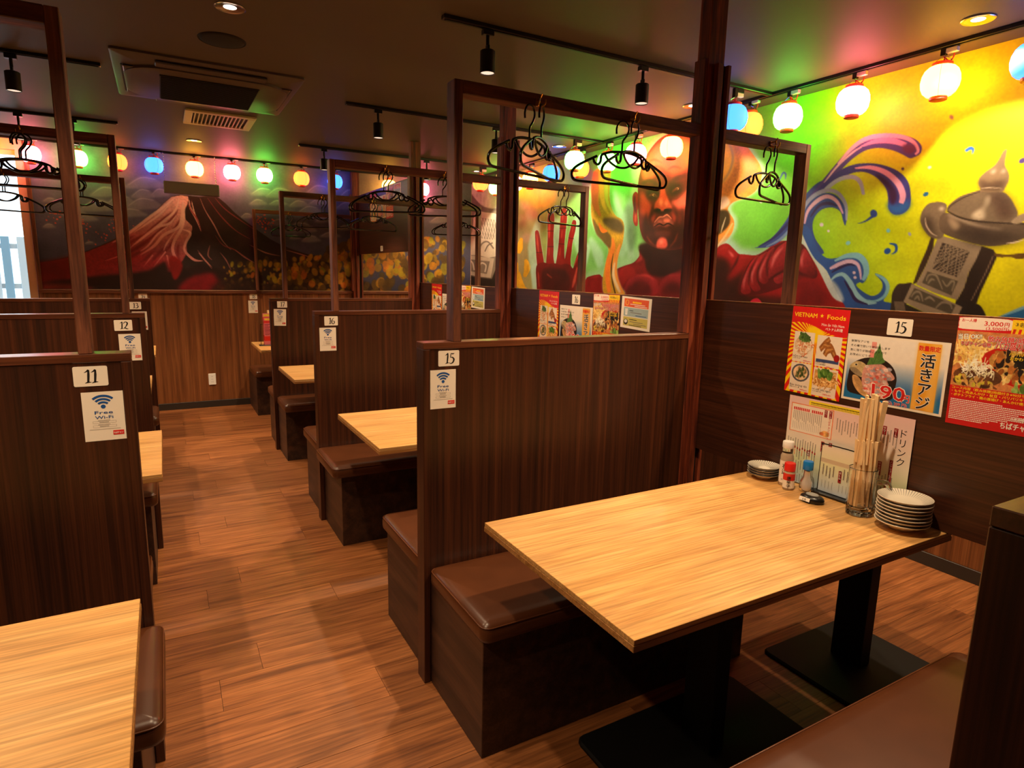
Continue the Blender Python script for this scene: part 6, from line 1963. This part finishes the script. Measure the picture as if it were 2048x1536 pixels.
sh = Sheet()
sh.text('15', 0, -.0042, .0095, 'ink_black', .0, width=.012)
MB().add([tuple(tilt @ Vector((p[0], p[1], p[2]))) for p in sh.ink['ink_black'].v], sh.ink['ink_black'].f).build('numeral', 'ink_black', lb, fix=False)

# menu stand: wire frame with a small card
t = thing('menu_stand', 'black wire menu stand holding a small pastel card on table 15', 'menu stand', (1.935, 1.205, TZ))
MB().cbox(1.915, 1.952, 1.120, 1.285, TZ, TZ + .010, .003).build('base', 'black_satin', t)
MB().tube(spl([(1.936, 1.268, TZ + .009), (1.938, 1.268, TZ + .09), (1.9395, 1.268, TZ + .168), (1.940, 1.262, TZ + .175), (1.940, 1.15, TZ + .175), (1.9395, 1.137, TZ + .168), (1.938, 1.137, TZ + .09), (1.936, 1.137, TZ + .009)], 3), .0022, 7).build('wire_frame', 'black_wire', t, smooth=80)
c = sheet_canvas(.126, .158, .0016, (240, 228, 210), 81)
hh = np.linspace(0, 1, c.h)[:, None, None]
c.a = np.tile(np.where(hh < .4, np.array((240, 226, 206.)) * (1 - hh / .4) + np.array((226, 226, 180.)) * hh / .4, np.array((226, 226, 180.)) * (1 - (hh - .4) / .6) + np.array((196, 210, 222.)) * (hh - .4) / .6), (1, c.w, 1))
c.poly(rect_u(0, .27, 1, .36), (206, 186, 156), 0, tex=.02)
card = c.mesh('card', 'print', (1.9365, 1.266, TZ + .170), (0, -.126 / (c.w - 1), 0), (-.0016 / (c.h - 1), 0, -.158 / (c.h - 1)), None)
for v in card.data.vertices:
    v.co -= t.location
card.parent = t
sh = Sheet()
sh.rect(.006, .017, -.030, .010, 'ink_darkred')
sh.text('ボトル', .0115, .000, .0088, 'ink_white', .01, vertical=True, lift=1)
for k in range(9):
    xx = -.052 + k * .0125
    if 5 > k > 3:
        continue
    for j in range(7):
        sh.rect(xx, xx + .004, .016 - j * .0052 - (k % 3) * .004, .0195 - j * .0052 - (k % 3) * .004, 'ink_grey', 0)
    sh.rect(xx + .0015, xx + .0023, -.062, -.036, 'ink_grey')
for k, mb in sh.ink.items():
    MB().add([tuple(Vector((1.9345, 1.203, TZ + .088)) + FACE_X @ Vector(p)) for p in mb.v], mb.f).build('card_print', k, t, fix=False)

# beer mug full of chopsticks
MX, MY = 1.872, 1.080
t = thing('glass_mug', 'heavy clear glass mug with a side handle, filled with chopsticks', 'mug', (MX, MY, TZ))
MB().lathe([(0, .002), (.034, .002), (.038, .006), (.0395, .030), (.0385, .075), (.041, .115), (.0415, .150), (.0400, .152), (.0385, .150), (.0375, .115), (.0352, .075), (.0362, .034), (.031, .026), (0, .024)], 10, (MX, MY, TZ)).build('body', 'clear_glass', t, smooth=20)
hd = R(-62)
hx, hy = math.cos(hd), math.sin(hd)
MB().tube(spl([(MX + hx * .0385, MY + hy * .0385, TZ + .112), (MX + hx * .062, MY + hy * .062, TZ + .116), (MX + hx * .074, MY + hy * .074, TZ + .100), (MX + hx * .074, MY + hy * .074, TZ + .050), (MX + hx * .060, MY + hy * .060, TZ + .030), (MX + hx * .0385, MY + hy * .0385, TZ + .034)], 5), .0085, 10).build('handle', 'clear_glass', t, smooth=80)
cm = MB().add([(sx * .0058, sy * .0027, 0) for sx, sy in ((-1, -1), (1, -1), (1, 1), (-1, 1))] + [(sx * .0072, sy * .0030, .205) for sx, sy in ((-1, -1), (1, -1), (1, 1), (-1, 1))],
              [(3, 2, 1, 0), (4, 5, 6, 7), (0, 1, 5, 4), (1, 2, 6, 5), (2, 3, 7, 6), (3, 0, 4, 7)]).build('chopstick', 'chopstick', local=True)
cm['category'] = 'chopstick'
rc = random.Random(4)
n = 0
for tier, cnt, z0, rad in ((0, 15, TZ + .030, .0255), (1, 13, TZ + .150, .020)):
    for i in range(cnt):
        a = 2 * math.pi * i / (10 if i < 10 else 5) + rc.random() * .25
        rr = rad if i < 10 else rad * .42
        o = cm if n == 0 else cm.copy()
        if n:
            COL.objects.link(o)
        n += 1
        x, y = MX + rr * math.cos(a), MY + rr * math.sin(a)
        o.location = (x, y, z0 + rc.random() * (.012 if tier == 0 else .035))
        lean = .035 + rc.random() * .05
        o.rotation_euler = (-math.sin(a) * lean + rc.uniform(-.02, .02), math.cos(a) * lean + rc.uniform(-.02, .02), a + rc.uniform(-.6, .6))
        tag(o, 'pale wooden chopsticks standing low in the glass mug' if tier == 0 else 'pale wooden chopsticks wedged high among the others in the mug', 'chopstick', 'chopsticks in the lower layer' if tier == 0 else 'chopsticks in the upper layer')

# ================================================================== things on table 18
t = thing('menu_stand', 'black wire stand with pink handwritten flyers on the table below sign 18', 'menu stand', (.92, 6.31, TZ))
MB().cbox(.845, .985, 6.27, 6.35, TZ, TZ + .008, .003).build('base', 'black_satin', t)
MB().tube(spl([(.862, 6.31, TZ + .006), (.864, 6.31, TZ + .12), (.866, 6.31, TZ + .20), (.872, 6.31, TZ + .204), (.96, 6.31, TZ + .204), (.966, 6.31, TZ + .20), (.966, 6.31, TZ + .006)], 3), .0024, 6).build('wire_frame', 'black_wire', t, smooth=80)
for i, (x0, x1, z1, col) in enumerate(((.885, .960, .30, (232, 132, 140)), (.892, .962, .26, (226, 116, 128)))):
    c = sheet_canvas(.075, z1, .003, col, 90 + i)
    c.poly(rect_u(.1, .03, .8, .10), (246, 206, 60), 0)
    c.poly(rect_u(.0, .12, 1, .2), (214, 50, 50), 0)
    c.poly(rect_u(.0, .68, 1, .86), (206, 40, 36), 0)
    for r_ in range(9):
        c.poly(rect_u(.08, .24 + r_ * .048, .55 + .35 * rs.rand(), .262 + r_ * .048), (110, 40, 60), 0)
    o = c.mesh('flyer', 'print', (x0, 6.300 - i * .006, TZ + .008 + z1), (.075 / (c.w - 1), 0, 0), (.00, .0, -z1 / (c.h - 1)))
    for v in o.data.vertices:
        v.co -= t.location
    o.parent = t
t = thing('glass_mug', 'glass mug of chopsticks beside the pink flyers on the table below sign 18', 'mug', (.965, 6.42, TZ))
MB().lathe([(0, .002), (.036, .002), (.038, .03), (.041, .150), (.039, .150), (.036, .03), (0, .026)], 16, (.965, 6.42, TZ)).build('body', 'clear_glass', t, smooth=30)
for i in range(12):
    o = cm.copy()
    COL.objects.link(o)
    a = 2 * math.pi * i / 6
    rr = .022 if i < 6 else .012
    o.location = (.965 + rr * math.cos(a), 6.42 + rr * math.sin(a), TZ + (.032 if i % 2 else .125))
    o.rotation_euler = (-math.sin(a) * .04, math.cos(a) * .04, a)
    tag(o, 'pale wooden chopstick in the mug on the table below sign 18', 'chopstick', 'chopsticks on table 18')
t = thing('pepper_shaker', 'small shaker behind the pink flyers on the table below sign 18', 'shaker', (1.01, 6.26, TZ))
MB().lathe([(0, .001), (.019, .001), (.020, .006), (.020, .070), (.016, .076)], 18, (1.01, 6.26, TZ)).build('body', 'pepper', t, smooth=50)
MB().lathe([(0, .0762), (.018, .0762), (.018, .095), (0, .097)], 18, (1.01, 6.26, TZ)).build('cap', 'plastic_white', t, smooth=40)

# numbers on the plates are words in the descriptions
WORDS = {'11': 'eleven', '12': 'twelve', '13': 'thirteen', '14': 'fourteen', '15': 'fifteen', '16': 'sixteen', '17': 'seventeen', '18': 'eighteen'}
for o in bpy.data.objects:
    for k in ('label', 'group'):
        if k in o:
            v = o[k]
            for a_, b_ in WORDS.items():
                v = v.replace(a_, b_)
            o[k] = v
for o in bpy.data.objects:
    if o.parent is None and 'table below sign' in o.get('label', '') and o.get('category') != 'table':
        o.location.x -= .075
